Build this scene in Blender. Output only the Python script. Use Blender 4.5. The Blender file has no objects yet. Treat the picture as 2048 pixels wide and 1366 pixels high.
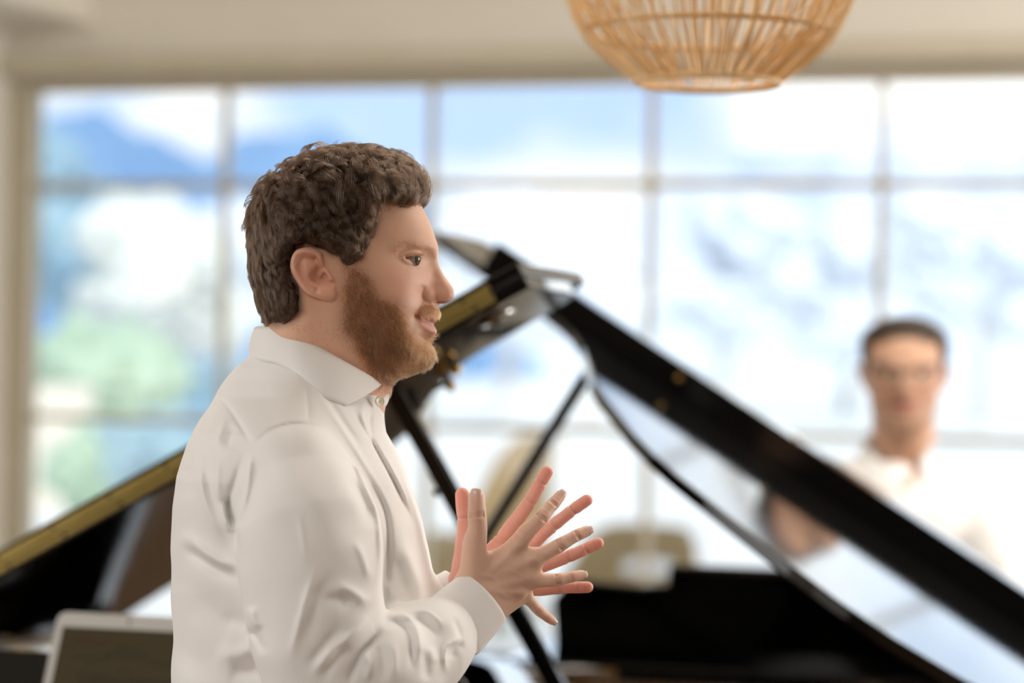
import bpy, math, random
import numpy as np
import openvdb
from mathutils import Vector, Matrix
from mathutils.bvhtree import BVHTree

random.seed(7); RNG = np.random.default_rng(11)
SC = bpy.context.scene
COL = SC.collection

# ------------------------------------------------------------------ camera numbers
F = 4836.0            # focal length in pixels of the 2048 wide frame (85 mm on 36 mm)
H0 = 720.0            # eye level row
TH = math.radians(15.5)   # camera turned to the left of the room axis
ROLL = math.radians(1.0)
CZ = 1.53             # camera height
CT, ST = math.cos(TH), math.sin(TH)
CR, SR = math.cos(ROLL), math.sin(ROLL)

def ray(px, py):
    u = px - 1024.0; v = py - 683.0
    x = CR*u + SR*v; y = -SR*u + CR*v - (H0-683.0)
    return x/F, -y/F
def U(px, py, D):                      # camera-aligned metres (x right, y depth, z height)
    a, b = ray(px, py)
    return np.array([a*D, D, b*D + CZ])
def proj(P):                           # camera-aligned metres -> pixel
    x = P[..., 0]/P[..., 1]*F; y = -(P[..., 2]-CZ)/P[..., 1]*F + (H0-683.0)
    return CR*x - SR*y + 1024.0, SR*x + CR*y + 683.0
def toW(P):                            # camera-aligned -> room
    P = np.asarray(P, float); o = P.copy()
    o[..., 0] = P[..., 0]*CT - P[..., 1]*ST
    o[..., 1] = P[..., 0]*ST + P[..., 1]*CT
    return o
def UW(px, py, D): return toW(U(px, py, D))
def onplane(px, py, p0, n):
    a, b = ray(px, py); o = np.array([0, 0, CZ])
    d = toW(np.array([a, 1.0, b])); t = np.dot(np.array(p0)-o, n)/np.dot(d, n)
    return o + t*d

# ------------------------------------------------------------------ object helpers
def tag(o, label=None, cat=None, group=None, kind=None):
    if label: o['label'] = label
    if cat: o['category'] = cat
    if group: o['group'] = group
    if kind: o['kind'] = kind
    return o
def empty(name, loc=(0, 0, 0), rz=0.0):
    o = bpy.data.objects.new(name, None); COL.objects.link(o)
    o.location = loc; o.rotation_euler = (0, 0, rz); o.empty_display_size = .1
    return o
def make_mesh(name, V, Fc, smooth=True):
    me = bpy.data.meshes.new(name)
    V = np.asarray(V, dtype=np.float32)
    if isinstance(Fc, np.ndarray):
        k = Fc.shape[1]; n = len(Fc)
        me.vertices.add(len(V)); me.vertices.foreach_set('co', V.ravel())
        me.loops.add(n*k); me.loops.foreach_set('vertex_index', Fc.astype(np.int32).ravel())
        me.polygons.add(n); me.polygons.foreach_set('loop_start', np.arange(0, n*k, k, dtype=np.int32))
        me.update(calc_edges=True)
    else:
        me.from_pydata([tuple(map(float, v)) for v in V], [], Fc)
    if smooth and len(me.polygons): me.polygons.foreach_set('use_smooth', [True]*len(me.polygons))
    me.validate(); me.update()
    return me
def link(name, me, mat=None, parent=None, world=True):
    o = bpy.data.objects.new(name, me); COL.objects.link(o)
    if mat is not None and hasattr(me, 'materials') and len(me.materials) == 0: me.materials.append(mat)
    if parent is not None:
        o.parent = parent
        if world: o.matrix_parent_inverse = wm(parent).inverted()
    return o
def wm(o):
    m = o.matrix_basis.copy()
    if o.parent: m = wm(o.parent) @ o.matrix_parent_inverse @ m
    return m
def sharp(o, ang=35):
    me = o.data
    me.polygons.foreach_set('use_smooth', [True]*len(me.polygons))
    try: me.set_sharp_from_angle(angle=math.radians(ang))
    except Exception: pass
    return o
def bevel(o, w=.003, seg=2):
    m = o.modifiers.new('bevel', 'BEVEL'); m.width = w; m.segments = seg; m.limit_method = 'ANGLE'
    m.angle_limit = math.radians(40); m.harden_normals = False
    return o

class MB:
    """collects simple solids into one mesh"""
    def __init__(s): s.v = []; s.f = []
    def add(s, V, Fc):
        n = len(s.v); s.v += [tuple(map(float, p)) for p in V]; s.f += [[i+n for i in f] for f in Fc]; return s
    def box(s, a, b, rot=None, org=(0, 0, 0)):
        V = [(x, y, z) for x in (a[0], b[0]) for y in (a[1], b[1]) for z in (a[2], b[2])]
        if rot is not None: V = [tuple(rot @ (Vector(p)-Vector(org)) + Vector(org)) for p in V]
        return s.add(V, [[0, 1, 3, 2], [4, 6, 7, 5], [0, 4, 5, 1], [2, 3, 7, 6], [0, 2, 6, 4], [1, 5, 7, 3]])
    def bar(s, p, q, w, d=None, up=(0, 0, 1), n=0):
        """bar from p to q: rectangular w x d, or round with n sides"""
        p, q = Vector(p), Vector(q); t = (q-p).normalized(); u = Vector(up)
        if abs(t.dot(u)) > .95: u = Vector((1, 0, 0))
        a = t.cross(u).normalized(); b = t.cross(a).normalized(); d = w if d is None else d
        if n:
            ring = [(math.cos(2*math.pi*i/n)*w/2, math.sin(2*math.pi*i/n)*d/2) for i in range(n)]
        else:
            ring = [(-w/2, -d/2), (w/2, -d/2), (w/2, d/2), (-w/2, d/2)]; n = 4
        V = [p+a*x+b*y for x, y in ring] + [q+a*x+b*y for x, y in ring]
        Fc = [[i, (i+1) % n, n+(i+1) % n, n+i] for i in range(n)] + [list(range(n))[::-1], list(range(n, 2*n))]
        return s.add(V, Fc)
    def tube(s, pts, r, n=8, cap=True):
        pts = [Vector(p) for p in pts]; m = len(pts); rs = r if hasattr(r, '__len__') else [r]*m
        V = []; ref = None
        for i in range(m):
            t = (pts[min(i+1, m-1)]-pts[max(i-1, 0)]).normalized()
            if ref is None: ref = t.orthogonal().normalized()
            ref = (ref - t*ref.dot(t)).normalized(); b = t.cross(ref)
            V += [pts[i] + (ref*math.cos(2*math.pi*k/n)+b*math.sin(2*math.pi*k/n))*rs[i] for k in range(n)]
        Fc = [[i*n+k, i*n+(k+1) % n, (i+1)*n+(k+1) % n, (i+1)*n+k] for i in range(m-1) for k in range(n)]
        if cap: Fc += [list(range(n))[::-1], list(range((m-1)*n, m*n))]
        return s.add(V, Fc)
    def prism(s, poly, fn, t0, t1):
        """polygon (2D) swept between two offsets; fn(a, b, t) -> point"""
        n = len(poly)
        V = [fn(a, b, t0) for a, b in poly]+[fn(a, b, t1) for a, b in poly]
        return s.add(V, [list(range(n))[::-1], list(range(n, 2*n))]+[[i, (i+1) % n, n+(i+1) % n, n+i] for i in range(n)])
    def lathe(s, prof, c=(0, 0, 0), n=32, axis=None):
        V = []; R = axis if axis is not None else Matrix.Identity(3)
        for r, z in prof:
            for k in range(n):
                a = 2*math.pi*k/n; V.append(Vector(c)+R @ Vector((r*math.cos(a), r*math.sin(a), z)))
        m = len(prof)
        Fc = [[i*n+k, i*n+(k+1) % n, (i+1)*n+(k+1) % n, (i+1)*n+k] for i in range(m-1) for k in range(n)]
        Fc += [list(range(n))[::-1], list(range((m-1)*n, m*n))]
        return s.add(V, Fc)
    def ball(s, c, r, n=12, sc=(1, 1, 1)):
        prof = []
        V = []; Fc = []; m = n//2+1
        for i in range(m):
            th = math.pi*i/(m-1)
            for k in range(n):
                a = 2*math.pi*k/n
                V.append((c[0]+r*sc[0]*math.sin(th)*math.cos(a), c[1]+r*sc[1]*math.sin(th)*math.sin(a), c[2]-r*sc[2]*math.cos(th)))
        for i in range(m-1):
            for k in range(n): Fc.append([i*n+k, i*n+(k+1) % n, (i+1)*n+(k+1) % n, (i+1)*n+k])
        return s.add(V, Fc)
    def build(s, name, mat=None, parent=None, smooth=None, fix=True):
        me = bpy.data.meshes.new(name); me.from_pydata(s.v, [], s.f); me.validate()
        if fix:
            import bmesh
            bm = bmesh.new(); bm.from_mesh(me); bmesh.ops.remove_doubles(bm, verts=bm.verts, dist=1e-6)
            bmesh.ops.recalc_face_normals(bm, faces=bm.faces); bm.to_mesh(me); bm.free()
        o = link(name, me, mat, parent)
        if smooth is not None: sharp(o, smooth)
        return o

# ------------------------------------------------------------------ materials
def mat(name, color=(.8, .8, .8), rough=.5, metal=0, spec=.5, noise=None, bump=None, sss=None, coat=0, sheen=0, emit=None, attr=None, trans=0):
    m = bpy.data.materials.new(name); m.use_nodes = True; nt = m.node_tree; N = nt.nodes; L = nt.links
    b = N['Principled BSDF']
    b.inputs['Base Color'].default_value = (*color, 1); b.inputs['Roughness'].default_value = rough
    b.inputs['Metallic'].default_value = metal; b.inputs['Specular IOR Level'].default_value = spec
    b.inputs['Coat Weight'].default_value = coat; b.inputs['Sheen Weight'].default_value = sheen
    b.inputs['Transmission Weight'].default_value = trans
    tc = N.new('ShaderNodeTexCoord')
    src = None
    if attr:
        a = N.new('ShaderNodeAttribute'); a.attribute_name = attr; src = a.outputs['Color']
        L.new(src, b.inputs['Base Color'])
    if noise:                              # (scale, second colour, (stretch))
        t = N.new('ShaderNodeTexNoise'); t.inputs['Scale'].default_value = noise[0]; t.inputs['Detail'].default_value = 4
        mp = N.new('ShaderNodeMapping'); mp.inputs['Scale'].default_value = noise[2] if len(noise) > 2 else (1, 1, 1)
        L.new(tc.outputs['Object'], mp.inputs['Vector']); L.new(mp.outputs['Vector'], t.inputs['Vector'])
        rp = N.new('ShaderNodeValToRGB'); rp.color_ramp.elements[0].position = .35; rp.color_ramp.elements[1].position = .65
        rp.color_ramp.elements[0].color = (*color, 1); rp.color_ramp.elements[1].color = (*noise[1], 1)
        L.new(t.outputs['Fac'], rp.inputs['Fac'])
        if attr:
            mx = N.new('ShaderNodeMix'); mx.data_type = 'RGBA'; mx.blend_type = 'MULTIPLY'; mx.inputs[0].default_value = 1
            L.new(src, mx.inputs[6]); L.new(rp.outputs['Color'], mx.inputs[7]); L.new(mx.outputs[2], b.inputs['Base Color'])
        else: L.new(rp.outputs['Color'], b.inputs['Base Color'])
    if bump:                               # (scale, strength, distance)
        t = N.new('ShaderNodeTexNoise'); t.inputs['Scale'].default_value = bump[0]; t.inputs['Detail'].default_value = 5
        L.new(tc.outputs['Object'], t.inputs['Vector'])
        bp = N.new('ShaderNodeBump'); bp.inputs['Strength'].default_value = bump[1]; bp.inputs['Distance'].default_value = bump[2]
        L.new(t.outputs['Fac'], bp.inputs['Height']); L.new(bp.outputs['Normal'], b.inputs['Normal'])
    if sss:                                # (weight, radius, scale)
        b.inputs['Subsurface Weight'].default_value = sss[0]; b.inputs['Subsurface Radius'].default_value = sss[1]
        b.inputs['Subsurface Scale'].default_value = sss[2]
    if emit:
        b.inputs['Emission Color'].default_value = (*emit[0], 1); b.inputs['Emission Strength'].default_value = emit[1]
    return m
def hairmat(name, color, rough=.3, rad=.35):
    m = bpy.data.materials.new(name); m.use_nodes = True; nt = m.node_tree; N = nt.nodes; L = nt.links
    for n in list(N): N.remove(n)
    o = N.new('ShaderNodeOutputMaterial'); h = N.new('ShaderNodeBsdfHairPrincipled')
    h.parametrization = 'COLOR'; h.inputs['Color'].default_value = (*color, 1)
    h.inputs['Roughness'].default_value = rough; h.inputs['Radial Roughness'].default_value = rad
    h.model = 'CHIANG'
    for k, v in (('Random Color', .25), ('Random Roughness', .2)):
        if k in h.inputs: h.inputs[k].default_value = v
    L.new(h.outputs[0], o.inputs['Surface']); return m
M = {}
M['black'] = mat('piano_black_lacquer', (.004, .0038, .0035), .06, spec=.5, bump=(3, .02, .01))
M['brass'] = mat('brass', (.62, .40, .13), .32, metal=1, noise=(30, (.50, .31, .09)))
M['hinge'] = mat('hinge_brass', (.36, .27, .09), .30, metal=1, noise=(18, (.30, .22, .07)))
M['steel'] = mat('polished_metal', (.55, .53, .50), .2, metal=1)
M['gold'] = mat('gold_plate_paint', (.50, .30, .10), .35, metal=.7, noise=(8, (.42, .25, .08)))
M['board'] = mat('soundboard_spruce', (.55, .30, .12), .4, noise=(6, (.42, .21, .08), (1, 14, 1)))
M['felt'] = mat('black_rubber', (.01, .01, .01), .8)
M['ivory'] = mat('key_white', (.8, .78, .72), .25)
M['skin'] = mat('skin', (.95, .95, .95), .48, spec=.35, attr='tone', noise=(55, (1, 1, 1)), bump=(420, .12, .0012), sss=(.45, (1.0, .35, .18), .0022))
M['nail'] = mat('fingernail', (.76, .52, .45), .22, sss=(.3, (1, .4, .25), .003))
M['shirt'] = mat('white_cotton', (.84, .825, .81), .8, spec=.2, sheen=.15, bump=(900, .08, .0005))
M['hair'] = hairmat('brown_hair', (.036, .0185, .0098), .24, .3)
M['hairbase'] = mat('brown_hair_mass', (.014, .008, .005), .8, noise=(40, (.010, .006, .004)))
M['beard'] = hairmat('brown_beard', (.115, .048, .020), .3, .4)
M['ginger'] = hairmat('ginger_hair', (.21, .085, .032), .3, .4)
M['brow'] = hairmat('eyebrow_hair', (.15, .075, .035), .4, .5)
M['trouser'] = mat('dark_trousers', (.02, .022, .03), .8, noise=(200, (.03, .03, .04)))
M['leather'] = mat('black_leather', (.015, .012, .01), .35)
M['rattan'] = mat('rattan', (.88, .66, .38), .5, noise=(14, (.76, .46, .18)))
M['cream'] = mat('cream_plaster', (.80, .76, .68), .75, noise=(2.0, (.82, .78, .70)), bump=(40, .1, .003))
M['frame'] = mat('window_paint', (.52, .47, .36), .5, noise=(5, (.49, .44, .33)))
M['trim'] = mat('lintel_paint', (.60, .55, .43), .6, noise=(4, (.63, .58, .46)))
M['walnut'] = mat('walnut_panel', (.10, .065, .04), .5, noise=(3, (.075, .045, .028), (1, 1, 8)))
M['floor'] = mat('oak_floor', (.20, .125, .07), .35, noise=(3, (.15, .09, .05), (1, 9, 1)))
# ------------------------------------------------------------------ implicit-surface tools
def net(A):
    """zero level of a dense array (negative inside) -> vertices in index units, quads"""
    g = openvdb.FloatGrid(background=float(abs(A).max())); g.copyFromArray(np.ascontiguousarray(A, dtype=np.float32), tolerance=0)
    P, Q = g.convertToQuads(isovalue=0.0)
    return np.asarray(P, float), np.asarray(Q, np.int32)[:, ::-1]
def orient(V, Q):
    a, b, c, d = (V[Q[:, i]] for i in range(4))
    vol = (np.einsum('ij,ij->i', a, np.cross(b, c)) + np.einsum('ij,ij->i', a, np.cross(c, d))).sum()
    return Q if vol > 0 else Q[:, ::-1]
def relax(V, Q, it=2, w=.5, keep=None):
    e = np.concatenate([Q[:, [0, 1]], Q[:, [1, 2]], Q[:, [2, 3]], Q[:, [3, 0]]]); V = V.copy()
    n = np.bincount(e[:, 0], minlength=len(V)) + np.bincount(e[:, 1], minlength=len(V))
    for k in range(it):
        for s in ((w,) if keep is None else (w, -w*1.04)):
            S = np.stack([np.bincount(e[:, 0], V[e[:, 1], i], len(V)) + np.bincount(e[:, 1], V[e[:, 0], i], len(V)) for i in range(3)], 1)
            V += s*(S/np.maximum(n, 1)[:, None]-V)
    return V
def biggest(V, Q):
    """keep only the largest connected piece"""
    lab = np.arange(len(V))
    while True:
        m = lab[Q].min(1); l2 = lab.copy(); np.minimum.at(l2, Q.ravel(), np.repeat(m, 4)); l2 = l2[l2]
        if (l2 == lab).all(): break
        lab = l2
    c = np.bincount(lab[Q[:, 0]], minlength=len(V)); k = c.argmax(); Q = Q[lab[Q[:, 0]] == k]
    u = np.unique(Q); r = np.full(len(V), -1); r[u] = np.arange(len(u)); return V[u], r[Q].astype(np.int32)
def seg_d(P0, P1, X, Y):
    dx, dy = P1[0]-P0[0], P1[1]-P0[1]; l = dx*dx+dy*dy+1e-9
    t = np.clip(((X-P0[0])*dx+(Y-P0[1])*dy)/l, 0, 1)
    return np.hypot(X-P0[0]-t*dx, Y-P0[1]-t*dy)
def smoothline(pts, n=6, closed=False):
    P = np.array(pts, float); m = len(P); out = []
    for i in range(m if closed else m-1):
        p0, p1, p2, p3 = (P[(i+k) % m] if closed else P[min(max(i+k, 0), m-1)] for k in (-1, 0, 1, 2))
        for t in np.arange(n)/n:
            out.append(.5*((2*p1)+(-p0+p2)*t+(2*p0-5*p1+4*p2-p3)*t*t+(-p0+3*p1-3*p2+p3)*t**3))
    if not closed: out.append(P[-1])
    return np.array(out)
def sdist(poly, X, Y):
    """signed distance to a closed polygon, positive inside"""
    P = np.array(poly, float); n = len(P); d = np.full(X.shape, 1e9); ins = np.zeros(X.shape, bool)
    for i in range(n):
        a, b = P[i], P[(i+1) % n]; d = np.minimum(d, seg_d(a, b, X, Y))
        if a[1] != b[1]:
            c = ((a[1] > Y) != (b[1] > Y)) & (X < (b[0]-a[0])*(Y-a[1])/(b[1]-a[1])+a[0]); ins ^= c
    return np.where(ins, d, -d)
def ldist(line, X, Y):
    d = np.full(X.shape, 1e9)
    for a, b in zip(line[:-1], line[1:]): d = np.minimum(d, seg_d(a, b, X, Y))
    return d
def gl(line, X, Y, sig): return np.exp(-(ldist(line, X, Y)/sig)**2/2)
def gp(x, y, X, Y, sx, sy=None): return np.exp(-(((X-x)/sx)**2+((Y-y)/(sy or sx))**2)/2)
def sst(x): x = np.clip(x, 0, 1); return x*x*(3-2*x)
def tps(ctrl, X, Y, lo, hi, lam=1e-3):
    """smooth surface through scattered (x, y, value)"""
    C = np.array(ctrl, float); P = C[:, :2]/100.; n = len(P)
    ph = lambda r2: np.where(r2 > 1e-12, r2*np.log(r2+1e-12), 0)
    A = np.zeros((n+3, n+3)); A[:n, :n] = ph(((P[:, None]-P[None])**2).sum(2)) + lam*np.eye(n)
    A[:n, n] = 1; A[:n, n+1:] = P; A[n, :n] = 1; A[n+1:, :n] = P.T
    w = np.linalg.solve(A, np.concatenate([C[:, 2], np.zeros(3)]))
    x, y = X/100., Y/100.; out = w[n]+w[n+1]*x+w[n+2]*y
    for i in range(n): out = out + w[i]*ph((x-P[i, 0])**2+(y-P[i, 1])**2)
    return np.clip(out, lo, hi)
def cone_d(X, Y, Z, a, b, ra, rb):
    """distance to a round cone from a to b (3-D arrays)"""
    a, b = np.array(a, float), np.array(b, float); d = b-a; l = (d*d).sum()+1e-12
    t = np.clip(((X-a[0])*d[0]+(Y-a[1])*d[1]+(Z-a[2])*d[2])/l, 0, 1)
    return np.sqrt((X-a[0]-t*d[0])**2+(Y-a[1]-t*d[1])**2+(Z-a[2]-t*d[2])**2)-(ra+(rb-ra)*t)
def smin(a, b, k):
    h = np.clip(.5+.5*(b-a)/k, 0, 1); return b+(a-b)*h-k*h*(1-h)
def axes3(lo, hi, h):
    return [np.arange(lo[i], hi[i]+h, h, dtype=np.float32) for i in range(3)]

# ------------------------------------------------------------------ the head, described in its own side view (pixels, 1 px = 1/PPM m)
PPM = F/2.5
FACE = [(842,409),(856,437),(865,460),(870,474),(875,487),(877,498),(876,508),(876,521),(880,535),(888,550),(899,565),(907,577),(909,587),
        (907,596),(900,603),(890,607),(880,608),(876,612),(878,620),(879,628),(877,636),(873,643),(867,647.5),(868.5,652),(873,659),(874,665),(870,672),(864,677),
        (859,683),(861,692),(864,703),(861,716),(852,729),(836,739),(815,747),(795,754),(783,766),(776,790),(768,830),(760,870)]
BACK = [(505,870),(512,800),(516,740),(521,700),(528,660),(531,625),(527,590),(518,550),(512,510),(513,470),(520,430),(534,392),(556,362),(585,342),
        (620,328),(660,321),(705,320),(745,326),(785,342),(815,364),(832,388)]
SKIN_SIL = np.array(FACE + BACK)
WCTRL = [(600,430,77),(650,400,76),(560,430,72),(700,400,73),(760,390,66),(560,370,70),(650,340,74),(540,500,68),(600,510,74),(660,480,74),(720,460,69),
 (780,430,60),(820,440,56),(850,450,50),(800,480,57),(830,475,51),(858,480,44),(870,495,34),
 (812,505,48),(828,503,44.5),(842,506,38),(852,512,26),(862,514,17),(870,516,13),(800,518,51),(846,523,27),(856,525,17),(866,527,12),
 (874,545,10),(866,552,13),(856,550,20),(845,548,28),(884,565,12),(872,575,14.5),(898,582,11.5),(884,588,15),(862,585,18.5),(851,590,21),(902,592,11),(890,601,12),(875,604,13),
 (838,565,35),(826,555,43),(815,565,48),(800,550,54),(800,585,52),(830,590,37),(842,602,27),(775,550,61),(740,530,66),(715,545,69),(680,560,70),(640,540,71),
 (865,618,19),(876,624,13),(850,618,25),(838,622,31),(836,638,29),(852,640,21),(868,639,14),(872,655,14),(860,660,19),(845,660,25),(866,670,15),(830,655,34),
 (855,682,18),(850,700,22),(856,712,18),(835,700,30),(840,725,22),(820,690,38),(800,650,47),(815,630,43),(800,720,38),(775,690,48),(770,735,40),(750,640,58),(700,640,63),(690,600,66),
 (735,690,56),(750,730,45),(700,690,58),
 (650,660,61),(610,620,63),(560,600,60),(555,650,55),(600,700,59),(650,720,57),(700,740,52),(740,775,45),(600,800,62),(680,800,56),(540,800,58),(620,860,66),(720,850,56)]
RCTRL = [(600,400,125),(520,480,120),(650,340,125),(780,360,100),(840,430,68),(866,490,48),(872,512,16),(876,525,12),(885,555,12),(902,580,11),(905,592,10),(890,605,9),(878,615,14),
 (875,640,11),(872,660,11),(860,680,18),(860,705,26),(850,730,26),(815,745,26),(780,770,45),(765,830,60),(520,650,70),(510,800,80),(650,600,120),(700,700,90),(830,560,60),(820,640,50)]
EAR = smoothline([(655,512),(640,504),(627,502),(609,506),(598,519),(594,535),(597,551),(606,567),(616,582),(630,594),(646,600),(662,605),(673,606),(681,601),(684,591),(682,578),(679,566),(672,555),(662,540),(657,525)], 4, True)
EYE = smoothline([(813,519),(822,517.2),(831,515.8),(839,515.8),(843,518.5),(841,522.5),(833,524),(822,522)], 4, True)
EYE_C = (819.0, 519.5); EYE_R = .0122; EYE_Y = .0298

def head_arrays(step=1.75, dy=.0009, detail=True):
    u = np.arange(484, 924, step); v = np.arange(300, 872, step); X, Y = np.meshgrid(u, v, indexing='ij')
    d = sdist(SKIN_SIL, X, Y)
    W = tps(WCTRL, X, Y, 9, 80); R = tps(RCTRL, X, Y, 8, 135)
    mm = np.zeros_like(W)
    ln = lambda pts, s: gl(pts, X, Y, s)
    if detail:
        mm += 3.0*gp(859, 592, X, Y, 8, 8) - 2.4*ln([(848,578),(845,590),(849,602),(858,607)], 3.2)     # nostril wing and its groove
        mm += -1.8*ln([(849,600),(842,613),(836,628)], 4.0) - 1.0*ln([(836,628),(830,645),(826,664)], 6) + 2.6*gp(815, 596, X, Y, 22, 22)  # smile fold, cheek
        mm += 1.8*ln([(797,500),(815,489),(840,490),(862,495)], 8) - 1.0*gp(790, 470, X, Y, 30, 25)
        mm += 1.6*ln([(806,517),(817,511),(829,508.5),(840,509)], 3.2) - 1.7*ln([(803,512),(815,505),(828,502),(841,503)], 2.4)
        mm += 1.3*ln([(812,523),(824,529),(838,530)], 3.2) - .9*ln([(806,527),(818,535),(835,537)], 3)
        mm += -.5*ln([(793,515),(808,519)], 1.6) - .5*ln([(795,527),(809,524)], 1.6)
        mm += -3.2*ln([(833,633),(845,638),(856,643.5),(869,648)], 2.1) + 1.5*ln([(846,632),(860,635.5),(872,638)], 4)
        mm += 2.2*ln([(846,650),(858,658),(870,662)], 4.5) - 2.0*ln([(846,676),(862,680)], 6)
        mm += -1.0*gp(833, 636, X, Y, 4) - 1.2*ln([(876,612),(874,628)], 4)
    W = W + mm
    k = np.clip(d/np.maximum(R, 1), 0, 1); Q = (W*.001)**2*(1-(1-k)**2)
    Q = np.where(d < 0, .00009*d, Q)
    return u, v, X, Y, d, W, Q
def make_head_grid(step=1.75, dy=.0009, detail=True):
    u, v, X, Y, d, W, Q = head_arrays(step, dy, detail)
    y = np.arange(-.096, .096+dy, dy); ay = np.abs(y)[None, None, :].astype(np.float32)
    eye = sdist(EYE, X, Y)
    if detail:                                        # opening between the lids, the eyeball fills it
        Q = np.where(eye > 0, np.minimum(Q, (.001*(W-9))**2), Q)
    Fv = (ay**2-Q[:, :, None].astype(np.float32))/.03
    de = sdist(EAR, X, Y)
    lift = 3.0+13.5*np.clip((682-X)/85, 0, 1)**1.1
    if detail:
        inner = smoothline([(657,530),(648,519),(628,513),(611,516),(605,530),(607,548),(617,566),(630,581),(642,589)], 5)
        lift += 2.6*gl(inner*1.0+np.array([-3.5, -2.5]), X, Y, 4.2) - 4.2*gl(smoothline([(640,523),(622,522),(613,535),(617,556),(632,579),(642,585)], 5), X, Y, 4.6)
        lift += 1.6*gl(smoothline([(651,537),(635,540),(628,553),(630,567),(642,575)], 5), X, Y, 5)
        lift += -8.5*gl(smoothline([(650,540),(643,550),(643,562),(653,568)], 5), X, Y, 7.5) - 3.5*gp(643, 526, X, Y, 9, 6)
        lift += 4.2*gl([(665,548),(671,556),(672,564)], X, Y, 4.5) - 9*gl([(660,556),(666,568),(672,571)], X, Y, 3.4)
        lift += 2.0*gp(655, 576, X, Y, 6) + 2.2*gp(668, 592, X, Y, 12, 9) + 2.0*gl([(655,536),(652,522)], X, Y, 4)
    ye = (.001*(np.maximum(np.sqrt(np.maximum(Q, 0))*1000, 40)+lift))
    edge = .0005*np.minimum(de, 12)
    ye = ye - .0045*(1-np.sqrt(np.clip(de/9, 0, 1)))
    th = np.where(X > 655, .03, .0052 + .008*np.clip((X-610)/45, 0, 1))
    fe = np.maximum(np.maximum(ay-ye[:, :, None], (ye-th)[:, :, None]-ay), -edge[:, :, None]).astype(np.float32)
    Fv = np.minimum(Fv, fe)
    if detail:                                        # nostrils
        Xn, Yn = X[:, :, None], Y[:, :, None]; yy = ay*PPM
        nd = np.sqrt(((Xn-883)/1.7)**2+((Yn-604.5)/.62)**2+((yy-14)/.75)**2)-7.0
        Fv = np.maximum(Fv, -(nd*.0005).astype(np.float32))
    return u, v, y, Fv, (X, Y, W, Q)
def head_verts(step=1.75, dy=.0009, detail=True):
    u, v, y, Fv, aux = make_head_grid(step, dy, detail)
    P, Qd = net(Fv); P, Qd = biggest(P, Qd)
    L = np.stack([u[0]+P[:, 0]*step, v[0]+P[:, 1]*step, y[0]+P[:, 2]*dy], 1)   # (px, py, lateral m)
    return L, Qd, aux
def px2cam(L, D=2.5):
    """head drawing coordinates -> camera-aligned metres, head plane at depth D facing +x"""
    a, b = CR*(L[:, 0]-1024)+SR*(L[:, 1]-683), -SR*(L[:, 0]-1024)+CR*(L[:, 1]-683)-(H0-683)
    return np.stack([a/PPM, D+L[:, 2], CZ-b/PPM], 1)
# ------------------------------------------------------------------ hands: joints traced as (px, py, depth, radius in px)
def pj(j): 
    px, py, D, r = j; return U(px, py, D), r*D/F
NEAR = dict(
 palm=[[(940,1168,2.405,27),(1030,1095,2.402,19)],[(952,1190,2.405,27),(1066,1117,2.404,18)],[(972,1205,2.408,27),(1068,1158,2.410,16)],[(992,1218,2.412,25),(1050,1188,2.418,15)],
       [(940,1168,2.405,27),(1066,1117,2.404,16)],[(955,1130,2.398,24),(1035,1120,2.402,18)],[(952,1190,2.405,27),(1058,1140,2.407,19)]],
 wrist=[(880,1250,2.405,48),(958,1196,2.405,40)],
 thumb=[(945,1165,2.40,26),(949,1092,2.388,24.5),(955,1058,2.380,19.5),(954,1030,2.376,18.5),(953.5,1008,2.374,16.8),(953,993,2.375,15.6)],
 index=[(1032,1093,2.402,18.5),(1052,1065,2.401,17.5),(1068,1050,2.402,15.2),(1083,1034,2.404,15),(1098,1016,2.410,12.8),(1108,1006,2.414,12.3),(1120.5,991,2.420,10.8)],
 middle=[(1068,1117,2.404,17),(1089,1107,2.403,15.5),(1104,1099,2.403,14.2),(1120,1090,2.404,14.2),(1142,1077,2.408,12),(1155,1070,2.411,12),(1174,1062,2.416,10.8)],
 ring=[(1066,1158,2.410,15.5),(1086,1160,2.409,13.8),(1100,1160,2.409,13),(1115,1159,2.410,12.8),(1133,1156,2.413,11),(1145,1153,2.415,11),(1163,1149.5,2.42,9.8)],
 pinky=[(1046,1188,2.420,14),(1062,1203,2.424,11.5),(1071,1214,2.428,10.6),(1079,1222,2.431,10.6),(1089,1230,2.435,9.4),(1096,1235,2.438,9.4),(1105,1241,2.442,8.6)])
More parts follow.
